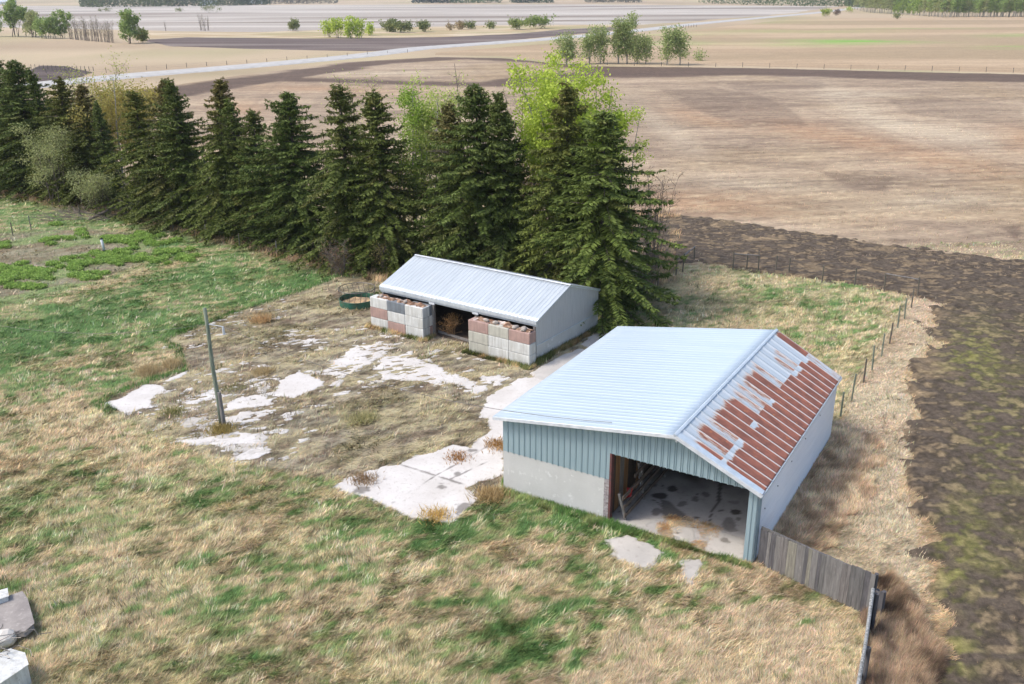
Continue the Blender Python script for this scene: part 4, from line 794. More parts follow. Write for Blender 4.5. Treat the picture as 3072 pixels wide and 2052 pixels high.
slab_piece([pk(-300,560), pk(0,370), pk(310,265), pk(380,370), pk(478,720), pk(345,835), pk(-60,830)], .35, .22, simple('lichened_slab', (0.33, 0.30, 0.275), (0.24, 0.215, 0.20), 2, .95, c3=(0.42, 0.385, 0.35), s3=7, bstr=.5), 'flat brownish concrete slab lying tilted above the white rock', .01)
slab_piece([pk(-200,300), pk(95,215), pk(110,320), pk(-200,420)], .55, .35, M['b_white'], 'corner of a pale concrete block behind the brown slab')
slab_piece([pk(-400,1330), pk(130,1070), pk(340,1130), pk(390,1290), pk(-100,1620), pk(-400,1640)], .75, .7, M['b_white'], 'pale grey concrete block at the lower left corner with wire on top', 0)
lump('rock', at(*pk(60, 930), .25), .36, simple('white_rock', (0.66, 0.62, 0.56), (0.5, 0.47, 0.42), 3, .9), 'rounded white rock between the slab and the block at lower left', 'rock', (1, 1, .8), 9)
tw = MB(); rw = random.Random(3)
for k in range(9):
    p = at(*pk(60, 1030), .8) + Vector((rw.uniform(-.8, .5), rw.uniform(-.4, .3), 0)); pts = [p]
    for i in range(7): pts.append(pts[-1] + Vector((rw.uniform(-.25, .4), rw.uniform(-.22, .22), rw.uniform(-.12, .14))))
    tw.tube(pts, .012, 4)
tag(tw.build('wire_tangle', M['wire']), 'tangled rusty wire lying on the lower left concrete block', 'wire')
# fallen trunk and branches by the hedge
fl_ = empty('fallen_log', at(205, 508), 0, 'long fallen tree trunk lying in front of the leftmost spruces', 'log'); o0 = fl_.location
a_, b_ = at(205, 508), at(283, 484); MB().tube([Vector((0, 0, .2)), (b_ - a_) * .5 + Vector((0, 0, .45)), (b_ - a_) + Vector((0, 0, .9))], [.1, .14, .18], 8).build('trunk', M['twig'], fl_)
bm_ = MB(); rw = random.Random(8)
for k in range(40):
    p = (at(150, 500) - a_) + Vector((rw.uniform(-1, 5), rw.uniform(-1.5, 2.5), .1)); an = rw.uniform(2.2, 3.6); pts = [p]
    for i in range(4): an += rw.uniform(-.35, .35); pts.append(pts[-1] + Vector((math.cos(an) * .8, math.sin(an) * .8, rw.uniform(-.05, .3))))
    bm_.tube(pts, [.035, .03, .02, .015, .008], 4)
bm_.build('branches', M['twig'], fl_)
# ------------------------------------------------------------------ vegetation makers
def unit(a): return a / np.maximum(np.linalg.norm(a, axis=-1, keepdims=True), 1e-9)
def kites(P, D, L, W, rng, col, tipcol=None, up=None):
    """pointed quads: start P, direction D, length L, width W"""
    n = len(P); D = unit(D); r = rng.normal(size=(n, 3)) if up is None else up + rng.normal(size=(n, 3)) * .35
    S = unit(np.cross(D, r)); L = L[:, None]; W = W[:, None]
    V = np.stack([P, P + D*L*.45 + S*W*.5, P + D*L, P + D*L*.45 - S*W*.5], 1).reshape(-1, 3)
    c2 = col if tipcol is None else tipcol
    Cc = np.stack([col, (col + c2)/2, c2, (col + c2)/2], 1).reshape(-1, 3); F = np.arange(4*n).reshape(n, 4); return V, F, Cc
def merge(parts):
    V = []; F = []; Cc = []; b = 0
    for v, f, c in parts: V.append(v); F.append(f + b); Cc.append(c); b += len(v)
    return np.concatenate(V), np.concatenate(F), np.concatenate(Cc)
SP_D, SP_M, SP_L, SP_B = (np.array(c) for c in ((0.050, 0.066, 0.020), (0.105, 0.135, 0.034), (0.20, 0.245, 0.064), (0.16, 0.115, 0.048)))
def spruce_meshes(h, r, seed, brown=0.0, dens=1.0):
    rng = np.random.default_rng(seed); dk = (.75, 1.25, .95, 1.1, .85, 1.35, 1.0)[seed % 7]; gp = rng.random() * 6.28; parts = []; twv = MB()
    z = .5; lean = rng.normal(size=2) * .15
    P_, D_, L_, W_, C_, T_ = [], [], [], [], [], []
    while z < h - .25:
        q = z / h; R_ = r * 1.45 * (1 - q) ** .78 * (.74 + .42 * rng.random()) * min(1, .93 + q) + .15
        nb = int(6 + 4 * rng.random() + (2 if q < .7 else 0)); a0 = rng.random() * 6.28
        for k in range(nb):
            a = a0 + 6.283 * k / nb + rng.normal() * .22; Lb = R_ * (.66 + .5 * rng.random()) * (1 + .25 * math.sin(2*a + seed)); zb = z + rng.normal() * .16
            if noise2(np.array([z * .9 + seed]), np.array([a * 1.6 + 9]), seed)[0] > .80 - .15 * (rng.random() < .5): Lb *= .45 + .2 * rng.random()
            rise = .42 * q - .10 + rng.normal() * .09; droop = dk * (.56 - .40 * q) * (.7 + .6 * rng.random())
            n = max(4, int(Lb / .13 * dens)); s = np.sort(rng.random(n)) * .93 + .07
            rad = Lb * s; zz = zb + Lb * (rise * s - droop * s**1.7 + .16 * s**4); ca, sa = math.cos(a), math.sin(a)
            c0 = np.stack([rad*ca, rad*sa, zz], 1); fwd = np.array([ca, sa, 0]); lat = np.array([-sa, ca, 0])
            tone = np.clip(rng.normal(.45, .22), 0, 1); bc = SP_D * (1 - tone) + SP_M * tone; bb = brown * sstep(.55, .95, q) + (.25 if rng.random() < .08 else 0); bc = bc * (1 - bb) + SP_B * bb
            tl = (.20 + .42 * (1 - s) ** .6 * min(1, Lb / 2.2)) * (.7 + .5 * rng.random(n))
            for sg in (-1, 1):
                d = fwd * (.55 + .3 * rng.random((n, 1))) + lat * sg * (.75 + .3 * rng.random((n, 1))) + np.array([0, 0, -1]) * (.25 + .5 * rng.random((n, 1)))
                P_.append(c0); D_.append(d); L_.append(tl); W_.append(.075 + .05 * rng.random(n)); j = (.75 + .5 * rng.random((n, 1))); C_.append(bc * j); T_.append((bc * .45 + SP_L * .55 * (1 - bb) + SP_B * .6 * bb) * j)
            # hanging sprays below and bright tufts above
            m_k = rng.random(n) < .75; d = np.array([0, 0, -1.]) + .35 * rng.normal(size=(n, 3)); P_.append(c0[m_k]); D_.append(d[m_k]); L_.append((.16 + .34 * rng.random(n))[m_k]); W_.append((.08 + .06 * rng.random(n))[m_k]); C_.append(np.repeat(bc[None] * .9, m_k.sum(), 0)); T_.append(np.repeat((bc * .8 + SP_M * .2)[None], m_k.sum(), 0))
            m_k = rng.random(n) < .55; d = fwd + np.array([0, 0, .35]) + .4 * rng.normal(size=(n, 3)); P_.append(c0[m_k] + np.array([0, 0, .03])); D_.append(d[m_k]); L_.append((.12 + .16 * rng.random(n))[m_k]); W_.append(np.full(m_k.sum(), .07)); C_.append(np.repeat((bc * .6 + SP_M * .4)[None], m_k.sum(), 0)); T_.append(np.repeat((SP_L * .8 * (1 - bb) + SP_B * bb)[None], m_k.sum(), 0))
            if q < .16 and rng.random() < .5:
                pts = [(Lb*.9*t*ca, Lb*.9*t*sa, zb - .2 - .25*t*t) for t in (0, .4, .7, 1)]; twv.tube(pts, [.03, .02, .012, .006], 4, False)
            if k % 2 == 0 and q < .75:
                pts = [(Lb*t*ca, Lb*t*sa, zb + Lb*(rise*t - droop*t**1.7)) for t in (0, .4, .8)]; twv.tube(pts, [.045, .03, .012], 4, False)
        z += .24 + .34 * rng.random() if q < .85 else .22
    P_.append(np.tile([[0, 0, h - .4]], (30, 1)) + rng.normal(size=(30, 3)) * [.03, .03, .16]); D_.append(rng.normal(size=(30, 3)) + [0, 0, .9]); L_.append(np.full(30, .28)); W_.append(np.full(30, .09)); cc_ = np.repeat((SP_M * (1-brown*.6) + SP_B * brown * .6)[None], 30, 0); C_.append(cc_); T_.append(cc_ * 1.5)
    V, F, Cc = kites(np.concatenate(P_), np.concatenate(D_), np.concatenate(L_), np.concatenate(W_), rng, np.concatenate(C_), np.concatenate(T_))
    qz = np.clip(V[:, 2] / h, 0, 1); V[:, 0] += lean[0] * qz**2 * 2; V[:, 1] += lean[1] * qz**2 * 2
    twv.tube([(0, 0, -.2), (lean[0]*.3, lean[1]*.3, h*.4), (lean[0]*1.2, lean[1]*1.2, h*.8), (lean[0]*2, lean[1]*2, h - .1)], [.24, .17, .07, .015], 9)
    return V, F, Cc, twv
PROTO = bpy.data.objects
def make_tree(name, crown, wood, bark, crownmat):
    root = empty(name, (0, 0, 0)); V, F, Cc = crown; np_mesh('crown', V, F, M[crownmat], root, col=Cc); wood.build('trunk', M[bark], root); return root
def copy_thing(o):
    c = o.copy(); COL.objects.link(c)
    for ch in o.children:
        d = ch.copy(); COL.objects.link(d); d.parent = c
    return c
def spawn(protos, used, k, loc, sc, rz, label, cat, group=None, tint=(1, 1, 1)):
    o = protos[k] if k not in used else copy_thing(protos[k]); used.add(k)
    o.location = loc; o.scale = sc if hasattr(sc, '__len__') else (sc, sc, sc); o.rotation_euler = (0, 0, rz); tag(o, label, cat, group)
    for ch in o.children: ch.color = (*tint, 1)
    return o
def interp(pts, u):
    for (a, va), (b, vb) in zip(pts, pts[1:]):
        if u <= b or (b, vb) == pts[-1]: return va + (vb - va) * (u - a) / (b - a)
def foot_for(ut, vt, line):
    uf = ut
    for _ in range(8): vf = interp(line, uf); uf = ut + (1173 - ut) * (vf - vt) / (6361 - vt)
    return uf, vf
TR = [(-90, 395), (60, 430), (200, 460), (290, 476), (420, 508), (560, 538), (650, 562), (790, 592), (880, 610), (1000, 622), (1180, 645), (1300, 668), (1382, 709), (1500, 709)]
SPH = 15.0
SPR = [spruce_meshes(SPH, rr_, 100 + k, b, 2.1) for k, (rr_, b) in enumerate(((3.1, .1), (3.5, .6), (2.7, .0), (3.3, .28), (3.8, 0.0), (3.0, .12), (3.6, .2)))]
SPRP = [make_tree('spruce_tree', s[:3], s[3], 'bark', 'needle') for s in SPR]
# (u_top, v_top, proto, width factor, tint, look)
trees = [(-22, 120, 0, 1.0, (1,1,1), 'tall dark spruce cut by the left edge of the photo'),
 (37, 134, 4, 1.1, (.85,1,.9), 'tallest dark green spruce at the far left end of the row'), (12, 161, 2, .9, (.9,1,.9), 'dark spruce just left of the tallest one at the left end'),
 (78, 155, 2, .7, (1,1.1,1), 'thin spruce with a bare spire just right of the tallest left one'), (127, 175, 3, 1.1, (1.1,1,.75), 'broad olive spruce behind the grey-green willow bush'),
 (172, 193, 1, .95, (1.15,.95,.8), 'brownish spruce right of the broad olive one, left of the yellow willow'), (224, 232, 2, .8, (.95,1,.95), 'short narrow dark spruce standing before the yellow willow'),
 (310, 205, 3, .9, (1.25,1.2,.7), 'yellowish green spruce just right of the yellow willow'), (361, 180, 1, .95, (1.0,.85,.75), 'spruce with a dark rusty brown top, third right of the yellow willow'),
 (407, 180, 0, 1.0, (1.0,1.1,.9), 'green-topped spruce with long drooping limbs, next to the rusty-topped one'), (488, 180, 1, 1.1, (1.05,1,.7), 'tall spruce with brown cone-laden top left of the row middle'),
 (539, 227, 2, .9, (1,1,.85), 'short spruce directly right of the tall brown cone-laden one'), (582, 249, 0, .9, (1,1.05,.85), 'shortest blunt-topped spruce in the row middle'),
 (636, 244, 2, .8, (1.0,.95,.9), 'small dark spire crowding the left side of a full spruce in the row middle'), (666, 207, 4, 1.0, (.85,1.05,.9), 'full dark green spruce left of the gap that shows the field'),
 (782, 189, 3, .95, (1.0,1.0,.85), 'tall slim spruce right of the gap that shows the field'), (865, 207, 0, 1.1, (1.05,1.05,.8), 'broad spruce left of the pale lime trees'),
 (1027, 236, 1, .9, (.9,.95,.9), 'dark spruce with brown tip behind the shed, left of a tall trio mate'), (1097, 187, 4, 1.0, (.85,1,.85), 'tallest spruce directly behind the low shed roof'),
 (1162, 209, 0, 1.0, (.85,1,.9), 'dark spruce right of the tallest one behind the shed'), (1313, 189, 3, 1.15, (1.15,1.05,.65), 'large olive spruce with brown top in front of the lime poplars'),
 (1393, 252, 4, 1.2, (.95,1.1,.75), 'wide spruce at the right end of the row beside the shed corner')]
used = set()
for i, (ut, vt, k, wf, tint, lab) in enumerate(trees):
    uf, vf = foot_for(ut, vt, TR); p = at(uf, vf); top = at_depth(ut, vt, p.y); hgt = top.z; s = hgt / SPH; wf *= 1.24 * (.9 + .22 * ((i * 37) % 10) / 10); k = {0: (0, 5)[i % 2], 3: (3, 6)[i % 2]}.get(k, k); tint = tuple(.45 * q + .72 for q in tint)
    spawn(SPRP, used, k, p, (s * wf, s * wf, s), random.uniform(0, 6.28), lab, 'spruce', 'spruces in the shelter row', tuple(q * 1.0 for q in tint))
# second, mostly hidden file of the shelter belt fills the gaps low down
# ------------------------------------------------------------------ leafy trees and shrubs
def leafy(h, spread, nstem, nleaf, ls, cols, seed, crown0=.25, twig=1.0, clump=.35, bushy=False, stemr=.10, lifted=0.0):
    rng = np.random.default_rng(seed); wood = MB(); tips = []
    for s in range(nstem):
        a = rng.random() * 6.28; out = spread * (.25 + .75 * rng.random()) * (0 if nstem == 1 else 1); hh_ = h * (.72 + .28 * rng.random()) if s else h
        bx_, by_ = (rng.normal(size=2) * (.12 if not bushy else spread * .25)) if nstem > 1 else (0, 0)
        pts = []; nseg = 7
        for i in range(nseg + 1):
            t = i / nseg; pts.append((bx_ + math.cos(a) * out * t**1.4 + rng.normal() * .05 * h * .08, by_ + math.sin(a) * out * t**1.4 + rng.normal() * .05 * h * .08, hh_ * t - .1))
        r0 = stemr * (.7 + .5 * rng.random()) * h / 9
        wood.tube(pts, [r0 * (1 - .9 * i / nseg) + .008 for i in range(nseg + 1)], 6, False)
        pts = np.array(pts); nb = int((9 if not bushy else 6) * twig)
        for b in range(nb):
            t = crown0 + (1 - crown0) * rng.random() ** .8; f = t * nseg; i = min(int(f), nseg - 1); q = pts[i] + (pts[i+1] - pts[i]) * (f - i)
            aa = rng.random() * 6.28; Lb = spread * (.35 + .5 * rng.random()) * (1.15 - .75 * t) + .3; el = .35 + .6 * rng.random()
            d = np.array([math.cos(aa) * math.cos(el), math.sin(aa) * math.cos(el), math.sin(el)]); e1 = q + d * Lb * .5 + rng.normal(size=3) * .06 * Lb; e2 = q + d * Lb + np.array([0, 0, .1 * Lb]) + rng.normal(size=3) * .1 * Lb
            wood.tube([tuple(q), tuple(e1), tuple(e2)], [r0 * .38 * (1.1 - t) + .012, r0 * .2 * (1.1 - t) + .009, .005], 4, False)
            for w_ in range(4):
                st = e1 + (e2 - e1) * rng.random(); en = st + unit(d + rng.normal(size=3) * .6) * Lb * (.25 + .25 * rng.random()); tips.append((st, en))
                if w_ % 2 == 0 or twig > 1: wood.tube([tuple(st), tuple(en)], [.009, .004], 3, False)
        tips.append((pts[-2], pts[-1] + np.array([0, 0, .3])))
    S = np.array([t[0] for t in tips]); E = np.array([t[1] for t in tips]); wgt = .35 + rng.random(len(S)); idx = rng.choice(len(S), nleaf, p=wgt / wgt.sum()); t = rng.random((nleaf, 1))
    P = S[idx] + (E[idx] - S[idx]) * t + rng.normal(size=(nleaf, 3)) * clump * np.array([1, 1, .8])
    P[:, 2] = np.maximum(P[:, 2], .15); c1, c2 = (np.array(c) for c in cols); k = np.clip(rng.normal(.5, .3, (nleaf, 1)) + ((idx % 7) / 7 - .5)[:, None] * .5, 0, 1); col = c1 * (1 - k) + c2 * k
    V, F, Cc = kites(P, rng.normal(size=(nleaf, 3)) + [0, 0, .2], ls * (.7 + .6 * rng.random(nleaf)), ls * (.6 + .4 * rng.random(nleaf)), rng, col)
    return (V, F, Cc), wood
LIME = ((0.36, 0.47, 0.06), (0.60, 0.70, 0.13)); PALEL = ((0.42, 0.50, 0.12), (0.60, 0.66, 0.22)); OLV = ((0.16, 0.20, 0.07), (0.30, 0.33, 0.12)); YEL = ((0.36, 0.31, 0.08), (0.50, 0.43, 0.14)); TAN = ((0.30, 0.22, 0.11), (0.46, 0.37, 0.20)); GRN = ((0.22, 0.31, 0.09), (0.38, 0.48, 0.17)); SAGE = ((0.26, 0.29, 0.12), (0.46, 0.49, 0.22))
def one(kind, name, cat, ut, vt, uf, vf, wpx, seed, label, nleaf=2500, ls=.16, cols=LIME, bark='bark_pale', nstem=3, crown0=.25, twig=1.0, clump=.3, bushy=False, group=None, tint=(1, 1, 1), stemr=.10):
    p = at(uf, vf); hgt = max(.6, at_depth(ut, vt, p.y).z); dist = math.hypot(p.y, H); spread = wpx / 2 / (FPX / KS) * dist * 1.05
    crown, wood = leafy(hgt, spread, nstem, nleaf, ls, cols, seed, crown0, twig, clump, bushy, stemr); o = make_tree(name, crown, wood, bark, 'leaf'); o.location = p; tag(o, label, cat, group); return o
one('t','poplar_tree','poplar', 1290,150,1300,628,230,1,'largest bright lime poplar behind the olive spruce at the right of the row', 19000,.19,LIME,nstem=8,crown0=.35,clump=.38,twig=1.4,stemr=.07)
one('t','poplar_tree','poplar', 1370,172,1360,622,130,2,'bright lime poplar at the right of the big one', 13000,.19,LIME,nstem=5,crown0=.4,clump=.35,twig=1.3,stemr=.07)
one('t','poplar_tree','poplar', 1218,222,1232,610,110,3,'smaller lime poplar left of the big lime one', 4500,.18,LIME,nstem=4,crown0=.3,clump=.35,stemr=.07)
one('t','poplar_tree','poplar', 1430,258,1420,626,80,4,'slender lime poplar peeking out right of the last spruce', 1900,.16,LIME,nstem=3,crown0=.25,clump=.3,stemr=.06)
one('t','aspen_tree','aspen', 945,200,952,590,100,5,'sparse pale lime aspen left of the pair between the spruces', 8500,.17,((.26,.40,.06),(.40,.52,.12)),nstem=5,crown0=.2,clump=.4,stemr=.06)
one('t','aspen_tree','aspen', 1000,192,1000,596,110,6,'sparse pale lime aspen with white stems right of its twin between the spruces', 6500,.16,PALEL,nstem=6,crown0=.2,clump=.4,twig=1.3,stemr=.06)
one('t','aspen_tree','aspen', 828,172,845,575,90,7,'nearly bare pale aspen between the slim and the broad spruce', 900,.12,PALEL,bark='twig',nstem=4,crown0=.5,clump=.5,twig=1.5,stemr=.05)
one('t','aspen_tree','aspen', 1075,146,1085,600,120,8,'tall nearly bare aspen behind the tallest shed-side spruce', 1300,.12,PALEL,bark='twig',nstem=5,crown0=.5,clump=.5,twig=1.6,stemr=.05)
one('t','aspen_tree','aspen', 1182,152,1190,606,110,9,'thin nearly bare aspen left of the lime poplars', 700,.12,PALEL,bark='twig',nstem=4,crown0=.45,clump=.5,twig=1.7,stemr=.05)
one('t','willow_bush','willow', 262,218,275,436,210,10,'rounded yellow willow behind the spruce row at the left', 17000,.2,YEL,bark='twig',nstem=14,crown0=.3,clump=.5,twig=1.3,bushy=True,stemr=.05)
one('t','aspen_tree','aspen', 225,150,250,420,170,11,'sparse yellow-green aspen rising above the yellow willow', 3200,.17,((.36,.40,.09),(.50,.52,.16)),bark='twig',nstem=7,crown0=.45,clump=.55,twig=1.4,stemr=.05)
one('t','dead_tree','dead tree', 248,178,285,452,60,12,'bare leaning grey tree before the gravel road above the yellow willow', 20,.1,PALEL,bark='bark_pale',nstem=2,crown0=.4,twig=1.0,stemr=.10)
one('t','willow_bush','willow', 130,288,135,466,130,13,'grey-green budding willow bush in front of the left spruces', 9000,.14,SAGE,bark='twig',nstem=12,crown0=.25,clump=.35,twig=1.4,bushy=True,stemr=.05)
one('t','willow_bush','willow', 238,398,232,482,110,14,'low grey-green willow bush by the fallen trunk', 5500,.13,SAGE,bark='twig',nstem=10,crown0=.15,clump=.3,twig=1.3,bushy=True,stemr=.05)
one('t','willow_bush','willow', 330,380,322,500,60,15,'narrow yellowish bush at the foot of the yellow-green spruce', 1700,.12,((.22,.24,.06),(.36,.38,.10)),bark='twig',nstem=7,crown0=.1,clump=.3,bushy=True,stemr=.05)
one('t','bush','bush', 1185,378,1195,600,120,16,'tan budding bush among the spruces behind the shed', 6500,.15,TAN,bark='twig',nstem=9,crown0=.3,clump=.35,twig=1.5,bushy=True,stemr=.06)
one('t','bush','bush', 925,330,930,598,70,17,'yellow-green bush below the pale lime aspens', 2200,.13,((.30,.34,.05),(.46,.46,.10)),bark='twig',nstem=7,crown0=.3,clump=.35,bushy=True,stemr=.05)
one('t','bush','bush', 1500,395,1492,618,75,18,'thin brown twiggy bush right of the last spruce', 900,.10,((.26,.19,.11),(.36,.28,.16)),bark='twig',nstem=14,crown0=.1,clump=.3,twig=1.7,bushy=True,stemr=.035)
one('t','bush','bush', 1478,590,1470,668,70,19,'low brown twiggy bush under the last spruce', 600,.10,((.26,.19,.11),(.36,.28,.16)),bark='twig',nstem=12,crown0=.1,clump=.3,twig=1.5,bushy=True,stemr=.04)
one('t','bush','bush', 770,560,775,632,70,20,'reddish brown brush at the hedge foot beside the bale feeder', 500,.10,((.22,.13,.08),(.3,.2,.12)),bark='twig',nstem=14,crown0=.1,clump=.3,twig=1.5,bushy=True,stemr=.04)
one('t','bush','bush', 868,560,880,624,60,21,'thin tan-leaved sapling by the left end of the shed roof', 700,.10,((.34,.30,.10),(.46,.40,.16)),bark='twig',nstem=5,crown0=.1,clump=.25,twig=1.5,stemr=.05)
one('t','bush','dead bush', 1044,724,1040,770,34,22,'dry orange bush standing in the shed opening', 260,.07,((.34,.18,.06),(.46,.27,.10)),bark='dead_bush',nstem=12,crown0=.05,clump=.12,twig=1.3,bushy=True,stemr=.05)
# trees along the pasture edge
cw = lambda x, y: ((x / 4.269 + 1600) / KS, (y / 4.269 + 30) / KS)
g_ = 'aspens along the pasture fence'
for i, (x, yt, yb, wd, n_, ns, lab) in enumerate(((430,345,700,230,1500,6,'leftmost round-topped aspen of the pasture fence clump'),(720,240,690,210,1300,4,'second aspen from the left, with pale trunks'),(860,235,690,170,1000,3,'third aspen from the left, beside the dead dark tree'),
   (1090,170,690,180,1500,3,'aspen just left of the tallest one on the fence line'),(1200,68,690,220,2200,4,'tallest aspen of the pasture fence clump'),(1330,310,695,160,900,3,'shorter greyish aspen right of the tallest'),(1440,355,695,130,600,2,'low aspen at the right end of the main clump'),
   (1715,248,705,190,1100,2,'left aspen of the separate pair'),(1880,262,705,210,1300,2,'right aspen of the separate pair'),(2128,520,650,66,160,1,'tiny yellow-green sapling alone on the pasture'))):
    (ut, vt), (uf, vf) = cw(x, yt), cw(x, yb); one('t', 'aspen_tree', 'aspen', ut, vt, uf, vf, wd / 4.269 / KS, 40 + i, lab, int(n_ * 1.5), .46, ((.26,.33,.11),(.46,.52,.22)), nstem=ns + 2, crown0=.14, clump=.8, group=g_, stemr=.06)
(ut, vt), (uf, vf) = cw(965, 380), cw(895, 680); one('t', 'dead_tree', 'dead tree', ut, vt, uf, vf, 40, 60, 'dark leafless forked tree among the fence line aspens', 10, .2, OLV, bark='bark', nstem=2, crown0=.4, stemr=.16)
# far left clump, k units = strip / 2
g_ = 'trees of the far left clump'
for i, (u, vt, vf, wd, n_, cols, lab) in enumerate(((-8,18,84,40,900,GRN,'green tree cut by the left photo edge beyond the pasture'),(36,8,84,62,2600,GRN,'tallest lime green tree of the far left clump'),(76,28,85,46,1300,SAGE,'greyish tree behind the tallest of the far left clump'),(104,44,88,40,1100,GRN,'low green tree in the middle of the far left clump'),
   (136,24,88,44,1500,GRN,'narrow green tree before the grey bare trees'),(294,32,100,52,2200,GRN,'rounded green tree at the right of the grey bare trees'),(322,70,98,26,500,((.3,.33,.09),(.4,.42,.13)),'small yellowish bush right of the rounded green tree'))):
    one('t', 'leafy_tree', 'tree', u, vt, u, vf, wd, 70 + i, lab, int(n_ * 1.8), .75, cols, bark='bark', nstem=6, crown0=.1, clump=.6, bushy=True, group=g_, stemr=.09)
bare = leafy(9, 1.6, 7, 60, .3, (SAGE[0], TAN[0]), 90, .2, 2.0, .5, True, .06); BR = [make_tree('bare_tree', bare[0], bare[1], 'twig', 'leaf')]; bu = set(); rb2 = random.Random(2)
for i in range(16):
    u = 160 + i * 6.6 + rb2.uniform(-2, 2); vf = 90 + i * .55; p = at(u, vf); hh_ = at_depth(u, 40 + rb2.uniform(-6, 10), p.y).z
    spawn(BR, bu, 0, p, hh_ / 9, rb2.uniform(0, 6), 'leafless grey tree in the thicket between the two green trees at far left', 'bare tree', 'bare grey trees of the far left thicket')
for i, (u, vt, vf) in enumerate(((380, 48, 71), (462, 30, 70), (470, 32, 71), (478, 36, 70))):
    p = at(u, vf); spawn(BR, bu, 0, p, at_depth(u, vt, p.y).z / 9, i, ('tan leafless tree by the reeds, alone', 'left one of three thin bare trees in the reeds', 'middle one of three thin bare trees in the reeds', 'right one of three thin bare trees in the reeds')[i], 'bare tree')
mid = [(677,46,72,20,'small olive tree alone in the reed strip',OLV,500),(752,52,86,24,'first lime sapling clump from the left in the reed strip',LIME,350),(776,42,87,26,'second lime sapling clump in the reed strip',LIME,450),(800,39,88,28,'tallest lime sapling clump in the reed strip',LIME,550),(824,46,88,24,'lime sapling clump right of the tallest in the reeds',LIME,350),(846,54,82,20,'last low lime sapling clump in the reeds',LIME,220),
 (888,51,74,34,'left dark olive willow mound beyond the dark field',OLV,900),(925,54,75,40,'middle dark olive willow mound beyond the dark field',OLV,900),(975,55,74,34,'right dark olive willow mound beyond the dark field',OLV,700),(1032,58,70,14,'small purplish bush in the pale reeds',TAN,120),(1058,54,68,22,'round grey-brown bush in the pale reeds',TAN,260),(1074,52,68,22,'dark round bush in the pale reeds',OLV,300),(1124,55,67,20,'dark grey bush before the wide lime thicket',OLV,260),
 (1180,52,68,50,'left end of the wide lime thicket by the reeds',((.2,.26,.07),(.3,.36,.1)),900),(1228,45,66,52,'right higher end of the wide lime thicket by the reeds',((.2,.28,.07),(.32,.4,.11)),1100),
 (1891,22,38,22,'bright yellow-green bush by the far bend of the road',((.3,.38,.06),(.42,.5,.1)),400),(1916,25,36,18,'dark reddish bush by the far bend of the road',((.12,.09,.07),(.2,.15,.11)),200),(1945,20,30,26,'pale green bush before the right forest',PALEL,250),(2056,34,44,14,'small olive bush at the forest foot',OLV,150),
 (231,22,27,9,'left one of two tiny bushes on the far pale field',OLV,90),(247,19,27,14,'right one of two tiny bushes on the far pale field',OLV,120),(411,21,29,16,'small dark bush mound on the far pale field',OLV,130),(480,21,30,56,'long low dark thicket on the far pale field',OLV,420)]
for i, (u, vt, vf, wd, lab, cols, n_) in enumerate(mid): one('t', 'bush', 'bush', u, vt, u, vf, wd, 120 + i, lab, int(n_ * 1.5), .8, cols, bark='twig', nstem=7, crown0=.05, clump=.7, bushy=True, stemr=.07)
# forest edge at the upper right: individual aspens
fp = [leafy(15, 2.6, 2, 900, .62, c, 200 + k, .12, 1.0, .7, True, .11) for k, c in enumerate((GRN, ((.24,.33,.07),(.36,.46,.12)), SAGE))]
FP = [make_tree('aspen_tree', a, b, 'bark_pale', 'leaf') for a, b in fp]; fu_ = set(); rf = random.Random(4)
FL = [(1940,16),(1985,29),(2060,34),(2150,39.5),(2347,39.5),(2460,39.5)]
for i in range(150):
    u = 1962 + (i % 75) * 6.4 + rf.uniform(-3, 3); row = i // 75; p = at(u, interp(FL, u)); dd = Vector((p.x, p.y, 0)).normalized() * (row * 22 + rf.uniform(0, 10)); p = p + dd
    k = 1 if (2040 < u < 2110 and rf.random() < .75) else (2 if u < 2045 and rf.random() < .7 else 0 if rf.random() < .7 else 2)
    s = rf.uniform(.8, 1.15) * (.55 if 2040 < u < 2110 and row == 0 else 1); tn = rf.uniform(.8, 1.2); spawn(FP, fu_, k, p, (s, s, s), rf.uniform(0, 6), 'pale-stemmed aspen in the forest edge at the upper right', 'aspen', 'aspens of the upper right forest edge', (tn, tn, tn))
def mass(name, pts, hgt, depth, n, ls, cols, label, seed):
    rng = np.random.default_rng(seed); P = [at(u, v) for u, v in pts]; seg = rng.integers(0, len(P) - 1, n); t = rng.random(n); A_ = np.array([[p.x, p.y] for p in P]); q = A_[seg] * (1 - t[:, None]) + A_[seg + 1] * t[:, None]
    dirv = unit(q); dd = rng.random(n) * depth; q = q + dirv * dd[:, None]; top = hgt * (.45 + .75 * fbm(q[:, 0] * .05, q[:, 1] * .02, seed, 4)); z = top * (1 - rng.random(n) ** 1.6 * .95)
    c1, c2 = np.array(cols[0]), np.array(cols[1]); k = np.clip(fbm(q[:, 0] * .03, q[:, 1] * .02, seed + 3, 3) * 1.6 - .3 + rng.normal(0, .15, n), 0, 1)[:, None]
    V, F, Cc = kites(np.stack([q[:, 0], q[:, 1], z], 1), rng.normal(size=(n, 3)), ls * (.7 + .6 * rng.random(n)), ls * (.6 + .5 * rng.random(n)), rng, c1 * (1-k) + c2 * k); tag(np_mesh(name, V, F, M['leaf'], col=Cc), label, 'trees', kind='stuff')
DK = ((0.055, 0.085, 0.05), (0.13, 0.18, 0.08)); FARG = ((0.10, 0.15, 0.08), (0.20, 0.28, 0.12)); GREYW = ((0.16, 0.15, 0.13), (0.26, 0.25, 0.20))
mass_ = 0
mass('far_wood', [(185,16.5),(240,17),(330,15.5),(400,15)], 20, 60, 6000, 2.4, ((.07,.10,.05),(.17,.22,.09)), 'olive wood on the horizon at the upper left', 1)
